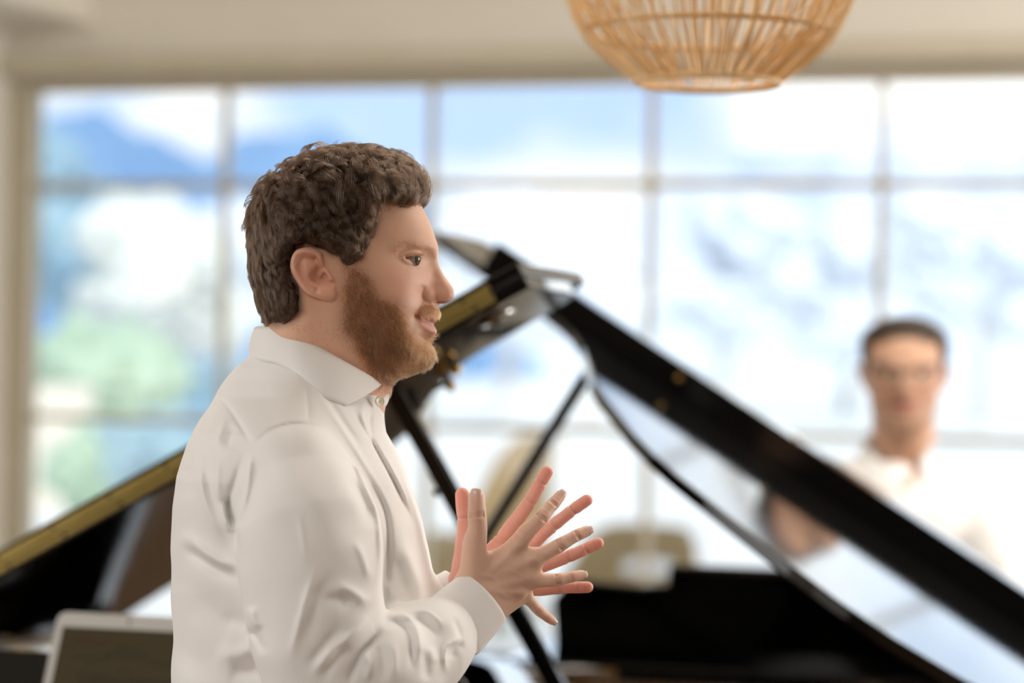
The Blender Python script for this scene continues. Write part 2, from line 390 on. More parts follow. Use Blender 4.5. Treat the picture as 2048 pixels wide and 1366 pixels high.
FAR = dict(
 palm=[[(935,1165,2.485,24),(998,1092,2.482,18)],[(950,1180,2.485,24),(1040,1108,2.483,16)],[(965,1190,2.485,24),(1058,1138,2.484,15)],[(980,1200,2.486,22),(1046,1176,2.486,14)],
       [(930,1130,2.480,22),(1000,1110,2.482,18)],[(950,1180,2.485,24),(1040,1140,2.484,18)]],
 wrist=[(850,1225,2.492,42),(930,1178,2.488,36)],
 thumb=[(932,1165,2.482,24),(929,1105,2.476,20.5),(930,1062,2.472,16),(929,1035,2.470,15),(926,1010,2.469,14.5),(924.5,989,2.469,14.2)],
 index=[(998,1092,2.482,17.5),(1020,1058,2.480,16),(1040,1031,2.479,14.2),(1060,1002,2.478,14.2),(1074,978,2.478,12.6),(1082,964,2.478,12.6),(1094,944,2.479,12.2)],
 middle=[(1044,1106,2.483,15),(1070,1084,2.482,13.5),(1088,1066,2.481,13),(1107,1050,2.481,13.2),(1130,1032,2.481,11.8),(1145,1020,2.482,12),(1173.5,1000.5,2.484,11.6)],
 ring=[(1058,1138,2.484,15),(1090,1130,2.483,13.2),(1110,1123,2.482,12.6),(1135,1113,2.482,12.8),(1155,1105,2.482,11.8),(1172,1097,2.483,12),(1196,1086.5,2.486,11.8)],
 pinky=[(1046,1178,2.486,13),(1080,1180,2.486,11.6),(1100,1178,2.485,11.2),(1122,1176,2.485,11.4),(1140,1175,2.485,11),(1155,1174.5,2.486,11.6),(1175,1174,2.488,11.4)])
FINGERS = ('thumb', 'index', 'middle', 'ring', 'pinky')
def hand_mesh(H, h=.0008, back=True):
    parts = []
    for seg in H['palm']: (a, ra), (b, rb) = pj(seg[0]), pj(seg[1]); parts.append((a, b, ra, rb))
    pts = [p for s in parts for p in (s[0], s[1])]
    for f in FINGERS: pts += [pj(j)[0] for j in H[f]]
    (w0, rw0), (w1, rw1) = pj(H['wrist'][0]), pj(H['wrist'][1]); pts += [w0, w1]
    pts = np.array(pts); lo, hi = pts.min(0)-.034, pts.max(0)+.034
    ax = axes3(lo, hi, h); X, Y, Z = np.meshgrid(*ax, indexing='ij')
    mid = np.mean([p[1] for p in pts[:8]])
    P = None
    for a, b, ra, rb in parts:                       # flattened metacarpal pads
        s = 1.0/.80
        A = (a[0], a[1]*s, a[2]); B = (b[0], b[1]*s, b[2])
        d = cone_d(X, Y*s, Z, A, B, ra, rb); P = d if P is None else smin(P, d, .010)
    P = smin(P, cone_d(X, Y*1.2, Z, (w0[0], w0[1]*1.2, w0[2]), (w1[0], w1[1]*1.2, w1[2]), rw0, rw1), .016)
    fing = None
    for f in FINGERS:
        J = smoothline([(*pj(j)[0], pj(j)[1]) for j in H[f]], 3); d = None
        bl, bh = J[:, :3].min(0)-.018, J[:, :3].max(0)+.018       # only the box around this finger
        sl = tuple(slice(max(0, int((bl[i]-lo[i])/h)), int((bh[i]-lo[i])/h)+1) for i in range(3))
        d = np.full_like(X, .02); xs, ys, zs = X[sl], Y[sl], Z[sl]; dd = None
        for a, b in zip(J[:-1], J[1:]):
            c = cone_d(xs, ys, zs, a[:3], b[:3], a[3], b[3]); dd = c if dd is None else smin(dd, c, .0006)
        d[sl] = dd
        fing = d if fing is None else np.minimum(fing, d)
        P = smin(P, d, .0045 if f != 'thumb' else .008)
    near = np.abs(P) < .004                          # detail only where the surface runs
    Yf = Y[near]; px, py = proj(np.stack([X[near], Yf, Z[near]], -1))
    bk = sst((mid-Yf)/.004+.6) if back else sst((Yf-mid)/.004+.6)
    fr = 1-bk
    add = np.zeros_like(px)
    for f in FINGERS:
        J = H[f]
        ids = ((3, 1.0), (5, .75)) if f != 'thumb' else ((3, 1.1),)
        for k, amp in ids:
            j = np.array(J[k][:2], float); t = np.array(J[k+1][:2], float)-np.array(J[k-1][:2], float); t /= np.hypot(*t); n = np.array([-t[1], t[0]]); r = J[k][3]
            if back:                                  # knuckle folds on the back of each finger
                for o, a in ((-4.6, .0010), (-1.6, .0014), (1.5, .0014), (4.4, .0010)):
                    c = j+t*o*amp; line = [c-n*r*.7+t*abs(o)*.25, c, c+n*r*.7+t*abs(o)*.25]
                    add += bk*a*amp*gl(line, px, py, 1.15)
                add -= bk*.0009*amp*gp(j[0], j[1], px, py, 7)
            else:
                for o, a in ((-1.5, .0009), (2.2, .0006)):
                    c = j+t*o; add += fr*a*gl([c-n*r, c+n*r], px, py, 1.3)
    if back:                                          # knuckles, tendons
        for f in FINGERS[1:]:
            a, b = H[f][0], H[f][1]
            add -= bk*.0012*gp(a[0], a[1], px, py, 11); add -= bk*.0010*gl([(a[0], a[1]), (a[0]*.35+950*.65, a[1]*.35+1180*.65)], px, py, 6)
        for p, q in (((1032,1093),(1068,1117)), ((1068,1117),(1066,1158)), ((1066,1158),(1048,1188))):
            add += bk*.0010*gp((p[0]+q[0])/2-4, (p[1]+q[1])/2, px, py, 8)
        add -= bk*.0004*gl(smoothline([(1040,1150),(1010,1140),(985,1155),(960,1150)], 4), px, py, 3)
        add -= bk*.0004*gl(smoothline([(1035,1185),(1015,1195),(1000,1185)], 4), px, py, 3)
    else:
        add += fr*.0012*gl(smoothline([(985,1064),(1000,1075),(1015,1080)], 4), px, py, 2.0)
        add += fr*.0009*gl(smoothline([(978,1072),(995,1084),(1010,1088)], 4), px, py, 2.0)
    P[near] += add
    V, Q = net(P); V, Q = biggest(V, Q); V = V*h+lo; Q = orient(V, Q)
    V = relax(V, Q, 1, .35)
    return V, Q
def nail_mesh(H, f, w=.70, ln=.95, side=-1):
    """curved nail plate lying on the back of the last joint (towards the camera)"""
    a, ra = pj(H[f][-2]); b, rb = pj(H[f][-1]); t = b-a; t /= np.linalg.norm(t)
    cam = np.array([0, side, 0.]); nrm = cam-t*cam.dot(t); nrm /= np.linalg.norm(nrm); s = np.cross(t, nrm)
    nx = H[f+'_roll'] if f+'_roll' in H else 0
    nr = nrm*math.cos(nx)+s*math.sin(nx); s = np.cross(t, nr)
    r = rb; c = b+t*r*.05; V = []; n = 9; m = 9
    for layer in (0, 1):
        for i in range(n):
            u = i/(n-1)*2-1
            for k in range(m):
                v = k/(m-1)*2-1
                lw = w*math.sqrt(max(0, 1-.28*max(0, u)**4-.42*max(0, -u)**3))
                ang = v*lw*1.15
                rr = r*(1.035 if layer == 0 else .9) - (.02*r*(abs(v)**4) if layer == 0 else 0)
                ax = u*r*ln*(1-.10*v*v)
                drop = .16*r*max(0, u)**2
                V.append(c+t*ax+nr*(math.cos(ang)*rr-drop)+s*math.sin(ang)*rr)
    Fc = []
    for i in range(n-1):
        for k in range(m-1):
            q = [i*m+k, i*m+k+1, (i+1)*m+k+1, (i+1)*m+k]; Fc.append(q); Fc.append([x+n*m for x in q[::-1]])
    br = [k for k in range(m)]+[i*m+m-1 for i in range(1, n)]+[(n-1)*m+k for k in range(m-2, -1, -1)]+[i*m for i in range(n-2, 0, -1)]
    for i in range(len(br)): a_, b_ = br[i], br[(i+1) % len(br)]; Fc.append([b_, a_, a_+n*m, b_+n*m])
    return V, Fc
# ------------------------------------------------------------------ shirt (cloth surface with the folds of the photo)
def interp(tab, z): t = np.array(tab, float); return np.interp(z, t[:, 0], t[:, 1])
TORSO_BACK = [(640,520),(700,500),(722,499),(745,470),(790,437),(850,402),(900,378),(960,362),(1020,354),(1100,350),(1200,349),(1366,350),(1700,362),(1900,380)]
TORSO_FRONT = [(640,700),(740,752),(770,764),(800,769),(840,771),(870,773),(900,788),(940,808),(1000,829),(1050,845),(1100,857),(1165,866),(1250,876),(1366,884),(1600,880),(1900,860)]
TORSO_HALF = [(640,62),(700,66),(735,70),(765,84),(800,108),(835,143),(870,172),(900,180),(960,182),(1050,176),(1200,170),(1400,168),(1600,172),(1900,178)]
ARM_NEAR = [(590,958,2.345,.051),(612,1060,2.322,.0645),(624,1150,2.312,.0635),(634,1260,2.305,.060),(652,1425,2.295,.055)]
FORE_NEAR = [(652,1425,2.295,.055),(765,1348,2.312,.0525),(846,1296,2.35,.0445),(902,1257,2.385,.0345)]
ARM_FAR = [(590,958,2.655,.051),(612,1100,2.69,.060),(640,1330,2.71,.052)]
FORE_FAR = [(640,1330,2.71,.052),(760,1270,2.60,.045),(878,1218,2.492,.031)]
# folds: (points, width px, depth mm, where)  depth > 0 is a valley, < 0 a ridge;  where: 's' sleeve, 't' torso, 'a' all
FOLDS = [
 ([(503,890),(482,930),(464,980),(457,1010),(468,1060),(490,1142)], 5, 3.0, 'a'),
 ([(456,992),(458,1025),(468,1057)], 5, 6.0, 'a'), ([(446,1000),(449,1030),(460,1065)], 5, -3.0, 't'),
 ([(504,895),(494,985),(478,1045)], 4, -2.6, 's'), ([(490,900),(482,950),(470,1000)], 5, -2.0, 's'),
 ([(398,905),(406,985),(430,1050),(452,1095)], 5, -2.6, 't'), ([(412,905),(420,985),(442,1050)], 7, 1.8, 't'),
 ([(438,905),(436,960),(440,1010)], 5, -1.6, 't'), ([(382,930),(378,1000)], 9, 1.5, 't'),
 ([(360,1062),(401,1098),(442,1124),(487,1142)], 9, -5.0, 't'), ([(362,1082),(401,1118),(445,1146),(487,1160)], 9, 5.0, 't'),
 ([(440,1255),(470,1240),(508,1262)], 14, 4.0, 't'), ([(430,1300),(470,1310),(520,1290)], 14, -3.5, 't'), ([(455,1340),(500,1345),(530,1330)], 12, 4.0, 't'),
 ([(380,1180),(376,1300),(390,1366)], 20, 2.5, 't'),
 ([(640,800),(700,900),(735,978),(757,1032),(762,1122),(752,1222)], 6, -4.0, 's'), ([(716,905),(750,978),(772,1032),(776,1122),(762,1235)], 6, 5.0, 'a'),
 ([(690,935),(728,1010),(738,1060)], 9, 3.5, 's'), ([(706,1075),(724,1110),(742,1170)], 6, -2.2, 's'),
 ([(596,1020),(606,1075),(613,1125)], 3, -.8, 's'),
 ([(640,1120),(612,1200),(588,1290),(580,1330)], 6, -3.0, 's'), ([(660,1130),(634,1210),(610,1300)], 9, 2.5, 's'),
 ([(655,1178),(690,1176),(722,1196),(745,1218)], 9, -4.0, 's'), ([(640,1196),(680,1200),(710,1218)], 8, 4.0, 's'),
 ([(767,1255),(744,1282),(722,1304),(706,1340),(696,1380)], 5, 6.5, 's'), ([(762,1240),(740,1236),(715,1262),(660,1310),(620,1366)], 9, -4.5, 's'),
 ([(700,1280),(660,1330),(640,1366)], 9, 4.5, 's'), ([(690,1245),(650,1290),(612,1340)], 8, 3.5, 's'),
 ([(728,1298),(738,1330),(734,1366)], 5, -4.0, 's'), ([(748,1286),(764,1310),(770,1366)], 6, 3.0, 's'),
 ([(500,1210),(508,1240),(522,1262)], 6, -3.5, 's'), ([(492,1255),(512,1272),(530,1310)], 6, 3.5, 'a'),
 ([(764,1247),(788,1243),(812,1256),(824,1284),(824,1350)], 5, 4.5, 's'), ([(770,1240),(794,1228),(820,1236),(836,1270),(842,1340)], 7, -4.0, 's'),
 ([(780,1270),(790,1310),(786,1366)], 7, -2.5, 's'),
 ([(812,1225),(850,1221),(880,1244),(893,1262)], 5, -2.4, 's'), ([(806,1240),(850,1244),(884,1280)], 6, 2.6, 's'),
 ([(840,1290),(852,1330),(850,1366)], 8, 3.0, 's'), ([(862,1290),(868,1330)], 7, -2.2, 's'),
 ([(934,1272),(900,1286),(890,1306),(892,1350)], 4, -3.0, 's'), ([(932,1284),(908,1298),(900,1320)], 5, 3.0, 's'),
 ([(905,1230),(918,1262),(926,1290)], 5, 1.8, 's'),
 ([(430,784),(458,816),(484,856),(504,892)], 2.6, 2.0, 't'), ([(504,892),(530,868),(560,853),(600,847),(650,853)], 3.0, 2.4, 'a'),
 ([(613,757),(616,800),(618,850)], 2.4, 1.3, 'a'), ([(436,800),(420,830),(404,870)], 6, 2.2, 't'), ([(454,830),(436,880),(432,900)], 6, -2.5, 't'), ([(470,850),(452,900)], 6, 2.2, 't'),
 ([(620,762),(660,820),(700,880),(745,955),(800,1060)], 5, -2.2, 't'), ([(640,775),(690,850),(728,905)], 6, 3.0, 't'),
 ([(700,806),(742,880),(790,970),(832,1064)], 3.4, 2.8, 't'), ([(712,812),(752,880),(800,965),(840,1055)], 4.0, -1.2, 't'),
 ([(728,800),(724,830),(733,860),(752,900)], 4, -2.0, 't'), ([(745,812),(740,850),(752,890)], 4, 2.0, 't'),
 ([(780,1100),(800,1150),(812,1200)], 9, 2.2, 't'), ([(800,1080),(826,1140),(838,1190)], 9, -2.0, 't'), ([(770,1160),(790,1200)], 8, -2.0, 't'),
]
def fold(pts, X, Y, w):
    """soft crease that fades out at both ends"""
    P = smoothline(pts, 4); L_ = np.concatenate([[0], np.cumsum(np.hypot(*np.diff(P, axis=0).T))]); T_ = L_[-1]
    best = np.full(X.shape, 1e9); tt = np.zeros(X.shape)
    for i in range(len(P)-1):
        a, b = P[i], P[i+1]; dx, dy = b-a; l = dx*dx+dy*dy+1e-9
        t = np.clip(((X-a[0])*dx+(Y-a[1])*dy)/l, 0, 1); d = np.hypot(X-a[0]-t*dx, Y-a[1]-t*dy)
        m = d < best; best[m] = d[m]; tt[m] = (L_[i]+t*math.sqrt(l))[m]
    short = min(1.0, T_/(7.5*w))
    f = short*sst(np.minimum(tt, T_-tt)/(.36*T_)+.04)
    ww = w*(.75+.5*(1-f/short))
    return f*(.65*np.exp(-(best/ww)**2/2)+.35*np.exp(-(best/(2.4*ww))**2/2))
def cones(chain, X, Y, Z, k=.012, sq=1.0):
    d = None
    for p, q in zip(chain[:-1], chain[1:]):
        a, b = U(*p[:3]), U(*q[:3]); c = cone_d(X, Y, Z, a, b, p[3], q[3]); d = c if d is None else smin(d, c, k)
    return d
def shirt_mesh(h=.0018):
    lo = np.array([U(330, 700, 2.5)[0], 2.20, U(600, 1790, 2.5)[2]]); hi = np.array([U(965, 700, 2.5)[0], 2.79, U(600, 655, 2.5)[2]])
    ax = axes3(lo, hi, h); Vs = []; Qs = []
    X, Y, Z = np.meshgrid(*ax, indexing='ij')
    xs = ax[0]; zs = ax[2]
    x2, z2 = np.meshgrid(xs, zs, indexing='ij')
    # torso from its side outline
    pyc = 720-(zs-CZ)*PPM                              # rows (roll handled by shifting the outline)
    xb = np.array([U(interp(TORSO_BACK, p), p, 2.5)[0] for p in pyc]); xf = np.array([U(interp(TORSO_FRONT, p), p, 2.5)[0] for p in pyc])
    hb = interp(TORSO_HALF, pyc)*.001
    xc = (xb+xf)/2; a = (xf-xb)/2
    n = interp([(700,1.5),(800,1.5),(960,2.35),(1900,2.35)], pyc)[None, None, :]
    q = ((np.abs(X-xc[None, None, :])/a[None, None, :])**n + (np.abs(Y-2.5)/hb[None, None, :])**n)**(1/n)
    T = ((q-1)*np.minimum(a, hb)[None, None, :]).astype(np.float32); del q
    T = np.maximum(T, Z-U(505, 708, 2.5)[2]+.29*np.maximum(X-U(505, 700, 2.5)[0], 0))     # neck opening, lower at the front
    S1 = smin(cones(ARM_NEAR, X, Y, Z, .02), cones(FORE_NEAR, X, Y, Z, .014), .010).astype(np.float32)
    S2 = smin(cones(ARM_FAR, X, Y, Z, .02), cones(FORE_FAR, X, Y, Z, .014), .010).astype(np.float32)
    Pm = smin(T, np.minimum(S1, S2), .016).astype(np.float32)
    m = np.abs(Pm) < .016
    Xm, Ym, Zm = X[m], Y[m], Z[m]; px, py = proj(np.stack([Xm, Ym, Zm], -1))
    near = sst((2.5-Ym)/.03+.2); sl = sst((T[m]-S1[m])/.006*.5+.5); tl = 1-sl
    add = np.zeros_like(px)
    for pts, w, amp, wh in FOLDS:
        g = fold(pts, px, py, w)*amp*(.0017 if w < 4.5 else .00125)*near
        add += g*(sl if wh == 's' else tl if wh == 't' else 1)
    far = 1-near
    for k in range(14):                                # plain cloth folds on the far side
        cx, cz = 380+RNG.random()*420, 850+RNG.random()*520; an = RNG.normal(1.2, .5); L_ = 60+60*RNG.random()
        add += far*gl([(cx, cz), (cx+L_*math.cos(an), cz+L_*math.sin(an))], px, py, 9)*.003*(1 if k % 2 else -1)
    add += .0009*(np.sin(px*.021+py*.034+1.3)*np.sin(py*.019-px*.027+Ym*20))+.0005*np.sin(px*.06-py*.045)
    Pm[m] += add.astype(np.float32)
    # open the sleeve end under the cuff and hollow nothing: cloth closed, body hidden inside
    V, Q = net(Pm); V, Q = biggest(V, Q); V = V*h+lo; Q = orient(V, Q)
    return relax(V, Q, 1, .45), Q
def loft(rings, closed=True):
    n = len(rings[0]); V = [p for r in rings for p in r]; Fc = []
    for i in range(len(rings)-1):
        for k in range(n if closed else n-1): Fc.append([i*n+k, i*n+(k+1) % n, (i+1)*n+(k+1) % n, (i+1)*n+k])
    return V, Fc
def cuff_mesh(c0, r0, c1, r1, flat=.92, t=.0017, n=72, tilt0=0, tilt1=0):
    a, b = np.array(c0), np.array(c1); ax = (b-a)/np.linalg.norm(b-a); dep = np.array([0, 1., 0]); dep -= ax*dep.dot(ax); dep /= np.linalg.norm(dep); up = np.cross(ax, dep)
    L_ = np.linalg.norm(b-a); prof = []
    for k in range(15):
        f = k/14; prof.append((f, r0+(r1-r0)*f + .0008*math.sin(f*math.pi) + (-.0012 if k in (0,) else 0)))
    prof = prof + [(1.008, r1-t*.5), (1.0, r1-t)] + [(f, r-t*1.6) for f, r in prof[-2:2:-3]]
    R = []
    for f, r in prof:
        ring = []
        for k in range(n):
            an = 2*math.pi*k/n; wob = 1+.012*math.sin(2*an+3*f)+.008*math.sin(3*an+1)
            tl = tilt0+(tilt1-tilt0)*f
            ring.append(a+ax*(L_*f + tl*math.sin(an)) + dep*(math.cos(an)*r*flat*wob) + up*(math.sin(an)*r*wob))
        R.append(ring)
    return loft(R)
def collar_mesh():
    top = smoothline([(509,655,0),(517,652,14),(540,654,34),(570,662,47),(605,677,56),(655,703,59),(705,731,55),(742,752,42),(766,767,26)], 6)
    bot = smoothline([(499,721,0),(508,721,22),(530,724,46),(560,731,62),(592,748,76),(625,775,86),(650,795,90),(670,806,89),(687,813,86)], 6)
    def P(t, s): return U(t[0], t[1], 2.5-s*t[2]*.001)
    n = len(top); m = 9; R = []
    idx = [(i, -1) for i in range(n-1, 0, -1)]+[(i, 1) for i in range(n)]
    for i, s in idx:
        a, b = P(top[i], s), P(bot[i], s); out = np.array([(a[0]+b[0])/2-U(620, 720, 2.5)[0], (a[1]+b[1])/2-2.5, 0]); out /= np.linalg.norm(out)+1e-9
        col = [a-out*.0030+np.array([0, 0, -.012]), a-out*.0026+np.array([0, 0, -.003]), a-out*.0012+np.array([0, 0, -.0004])]
        for k in range(m):
            f = k/(m-1); col.append(a+(b-a)*f+out*(.004*math.sin(math.pi*f)*(.5+.5*i/n)+.0008*min(1, 6*f)))
        col += [b-out*.0012+np.array([0, 0, .0002]), b-out*.0022+np.array([0, 0, .004]), b-out*.0022+(a-b)*.4]
        R.append(col)
    return loft(R, closed=False)
def stand_mesh():
    top = smoothline([(515,672,0),(540,676,34),(580,690,46),(640,722,53),(700,750,49),(745,768,34),(766,775,18),(779,790,3)], 6)
    bot = smoothline([(506,728,0),(535,735,44),(580,754,58),(640,792,62),(700,806,54),(740,812,38),(760,815,22),(771,814,4)], 6)
    n = len(top); R = []
    for s in (-1, 1):
        rr = []
        for i in range(n):
            a = U(top[i][0], top[i][1], 2.5+s*top[i][2]*.001); b = U(bot[i][0], bot[i][1], 2.5+s*bot[i][2]*.001)
            out = np.array([(a[0]+b[0])/2-U(640, 720, 2.5)[0], (a[1]+b[1])/2-2.5, 0]); out /= np.linalg.norm(out)
            rr.append([a-out*.002, a, a*.67+b*.33+out*.001, a*.33+b*.67+out*.001, b, b-out*.002])
        R = (rr[::-1] if s == -1 else R) if s == -1 else R+rr[1:]
    return loft(R, closed=False)
# ------------------------------------------------------------------ assembling a person
def poly_mask(poly, X, Y, soft): return sst(sdist(poly, X, Y)/soft*.5+.5)
BEARD = smoothline([(690,528),(708,533),(728,532),(749,556),(766,587),(787,601),(806,612),(818,632),(824,655),(836,672),(848,676),(860,673),(868,680),(874,700),(872,720),(860,738),(835,752),(805,766),(775,775),(752,748),(736,718),(712,692),(692,664),(687,640),(691,612),(697,574),(697,548)], 3, True)
MUSTACHE = smoothline([(834,626),(839,612),(850,607),(864,606),(878,610),(883,620),(880,630),(868,632),(855,634),(842,637),(835,636)], 3, True)
LIPS = smoothline([(834,634),(848,634),(862,634),(874,633),(880,640),(872,648),(878,658),(877,668),(866,670),(852,662),(842,650)], 3, True)
HAIR_OUT = [(534,650),(519,606),(505,560),(501,498),(503,450),(517,412),(534,368),(560,342),(592,326),(628,314),(660,309),(704,311),(745,309),(776,320),(804,335),(820,348),(831,366),(830,384),(823,404)]
HAIRLINE = [(823,404),(808,416),(792,412),(763,414),(763,445),(759,462),(743,490),(735,518),(716,532),(703,534),(686,516),(674,518),(655,505),(640,500),(622,498),(605,504),(594,520),(592,545),(600,566),(612,592),(615,624),(604,640),(586,650),(559,655)]
HAIR_REG = np.array(HAIR_OUT+HAIRLINE)

def skin_tone(Vc, kind):
    """colouring of the skin at camera-aligned points (kind: which body area)"""
    n = len(Vc); C = np.tile(np.array([.72, .435, .305]), (n, 1))
    def mix(w, col): w = np.clip(w, 0, 1)[:, None]; C[:] = C*(1-w)+np.array(col)*w
    if kind == 'man':
        x = (Vc[:, 0])*PPM; z = -(Vc[:, 2]-CZ)*PPM+(H0-683)
        X, Y = CR*x-SR*z+1024, SR*x+CR*z+683
        head = (Y < 830) & (np.abs(Vc[:, 1]-2.5) < .11) & (X < 925) & (X > 480)
        hm = head.astype(float); lat = np.abs(Vc[:, 1]-2.5)
        mix(hm*.55*gp(810, 575, X, Y, 32, 26), (.77, .41, .31)); mix(hm*.6*gp(885, 588, X, Y, 22, 18), (.75, .39, .30))
        mix(hm*.30*gp(800, 440, X, Y, 50, 40), (.77, .52, .39))
        mix(hm*.35*gp(840, 540, X, Y, 22, 14), (.66, .39, .29))
        mix(hm*.85*poly_mask(EAR, X, Y, 8)*(lat > .062), (.78, .42, .31))
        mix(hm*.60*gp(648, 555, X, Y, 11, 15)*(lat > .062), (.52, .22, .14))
        mix(hm*.62*poly_mask(BEARD, X, Y, 26), (.26, .13, .075)); mix(hm*.50*poly_mask(MUSTACHE, X, Y, 10), (.40, .21, .13))
        mix(hm*.85*poly_mask(LIPS, X, Y, 4)*(np.abs(X-858) < 30)*sst((X-833)/8), (.58, .27, .235))
        mix(hm*poly_mask(HAIR_REG, X, Y, 14), (.09, .05, .03))
        mix(hm*.35*gl([(806,517),(820,512),(840,511)], X, Y, 2.5), (.40, .20, .15))
        px, py = proj(Vc)
        hand = (px > 895) & (py > 920) & (py < 1300) & (Vc[:, 1] < 2.6)
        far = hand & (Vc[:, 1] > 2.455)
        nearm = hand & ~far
        C[nearm] = (.78, .52, .40); C[far] = (.84, .44, .36)  # far palm: its own pink plus the red of backlight painted in
        def mixm(msk, w, col): w = np.where(msk, np.clip(w, 0, 1), 0)[:, None]; C[:] = C*(1-w)+np.array(col)*w
        for f in FINGERS:
            j = FAR[f][-1]; mixm(far, .8*gp(j[0], j[1], px, py, 26), (.86, .36, .28))  # redder far fingertips, light glowing through put into the colour
            j = NEAR[f][-1]; mixm(nearm, .45*gp(j[0], j[1], px, py, 16), (.78, .45, .36))
            for k in ((3, 5) if f != 'thumb' else (3,)):
                j = NEAR[f][k]; mixm(nearm, .30*gp(j[0], j[1], px, py, 9), (.68, .38, .29))
        for f in FINGERS:                             # darker lines in the knuckle and palm creases
            for k in ((3, 5) if f != 'thumb' else (3,)):
                for HH, msk, offs in ((NEAR, nearm, (-3.8, 0, 3.8)), (FAR, far, (-1.5, 2.2))):
                    j = np.array(HH[f][k][:2], float); t = np.array(HH[f][k+1][:2], float)-np.array(HH[f][k-1][:2], float); t /= np.hypot(*t); n_ = np.array([-t[1], t[0]]); r = HH[f][k][3]
                    for o in offs:
                        c = j+t*o*(1 if k == 3 else .75); mixm(msk, (.24 if HH is NEAR else .22)*gl([c-n_*r*.62+t*abs(o)*.25, c, c+n_*r*.62+t*abs(o)*.25], px, py, .9), (.36, .16, .10))
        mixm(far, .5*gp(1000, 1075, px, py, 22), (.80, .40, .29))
    return C
def paint(me, C, name='tone'):
    a = me.color_attributes.new(name, 'FLOAT_COLOR', 'POINT')
    a.data.foreach_set('color', np.concatenate([C, np.ones((len(C), 1))], 1).astype(np.float32).ravel())
def co_of(me):
    V = np.empty(len(me.vertices)*3, np.float32); me.vertices.foreach_get('co', V); return V.reshape(-1, 3).astype(float)
def weld(meshes):
    """boolean union of closed meshes -> one continuous surface"""
    obs = [bpy.data.objects.new('piece', m) for m in meshes]
    for o in obs: COL.objects.link(o)
    base = obs[0]
    for o in obs[1:]:
        md = base.modifiers.new('u', 'BOOLEAN'); md.operation = 'UNION'; md.solver = 'MANIFOLD'; md.object = o
    bpy.context.view_layer.update(); dg = bpy.context.evaluated_depsgraph_get()
    me = bpy.data.meshes.new_from_object(base.evaluated_get(dg))
    n0 = len(meshes[0].vertices)
    for o in obs: bpy.data.objects.remove(o)
    print('weld', [len(m.vertices) for m in meshes], '->', len(me.vertices))
    return me
def body_core(segs, h=.006):
    """coarse body under the clothes from round cones (a, b, ra, rb)"""
    P = np.array([p for s in segs for p in s[:2]]); lo, hi = P.min(0)-.16, P.max(0)+.16
    lo[2] = max(lo[2], -.02)
    X, Y, Z = np.meshgrid(*axes3(lo, hi, h), indexing='ij'); d = None
    for a, b, ra, rb in segs:
        c = cone_d(X, Y, Z, a, b, ra, rb); d = c if d is None else smin(d, c, .03)
    d = np.maximum(d, .004-Z)
    V, Q = net(d); V, Q = biggest(V, Q); V = V*h+lo; Q = orient(V, Q); return relax(V, Q, 2, .5), Q
def chain_segs(ch): return [(U(*p[:3]), U(*q[:3]), p[3], q[3]) for p, q in zip(ch[:-1], ch[1:])]

def strands(name, P, R, mat_, parent):
    """P: (n, k, 3) strand points in room coordinates, R: radii (k,) or (n, k)"""
    n, k = P.shape[:2]; hc = bpy.data.hair_curves.new(name); hc.add_curves([k]*n)
    hc.attributes['position'].data.foreach_set('vector', P.astype(np.float32).ravel())
    at = hc.attributes.get('radius') or hc.attributes.new('radius', 'FLOAT', 'POINT')
    at.data.foreach_set('value', np.broadcast_to(R, (n, k)).astype(np.float32).ravel())
    hc.materials.append(mat_); return link(name, hc, None, parent)
def unit(v): return v/np.maximum(np.linalg.norm(v, axis=-1, keepdims=True), 1e-9)

def hair_cap(step=2.2, dy=.0013, thick=15.0, lump=1.0):
    u, v, X, Y, d, W, Q = head_arrays(step, dy, False)
    reg = sdist(HAIR_REG, X, Y); dl = ldist(np.array(HAIRLINE), X, Y); do = np.where(reg > 0, ldist(np.array(HAIR_OUT), X, Y), 0)
    t = -4.5+thick*sst(dl/24)+lump*(1.6*np.sin(X*.11+2*np.sin(Y*.07))*np.sin(Y*.13+1.5*np.sin(X*.06))+1.0*np.sin(X*.21-Y*.17))
    Wc = np.maximum(W, 52)+t; k = np.clip(do/105, 0, 1); Qc = (Wc*.001)**2*(1-(1-k)**2)
    y = np.arange(-.105, .105+dy, dy); ay2 = (y**2)[None, None, :]
    Fv = np.maximum((ay2-Qc[:, :, None])/.03, -reg[:, :, None]*.0005)
    # hollow: keep only the shell near the scalp surface
    Fv = np.maximum(Fv, -((ay2-(np.maximum(np.sqrt(np.maximum(Q, 0))-.012, 0)**2)[:, :, None])/.03))
    P, Qd = net(Fv.astype(np.float32)); P, Qd = biggest(P, Qd)
    return np.stack([u[0]+P[:, 0]*step, v[0]+P[:, 1]*step, y[0]+P[:, 2]*dy], 1), Qd

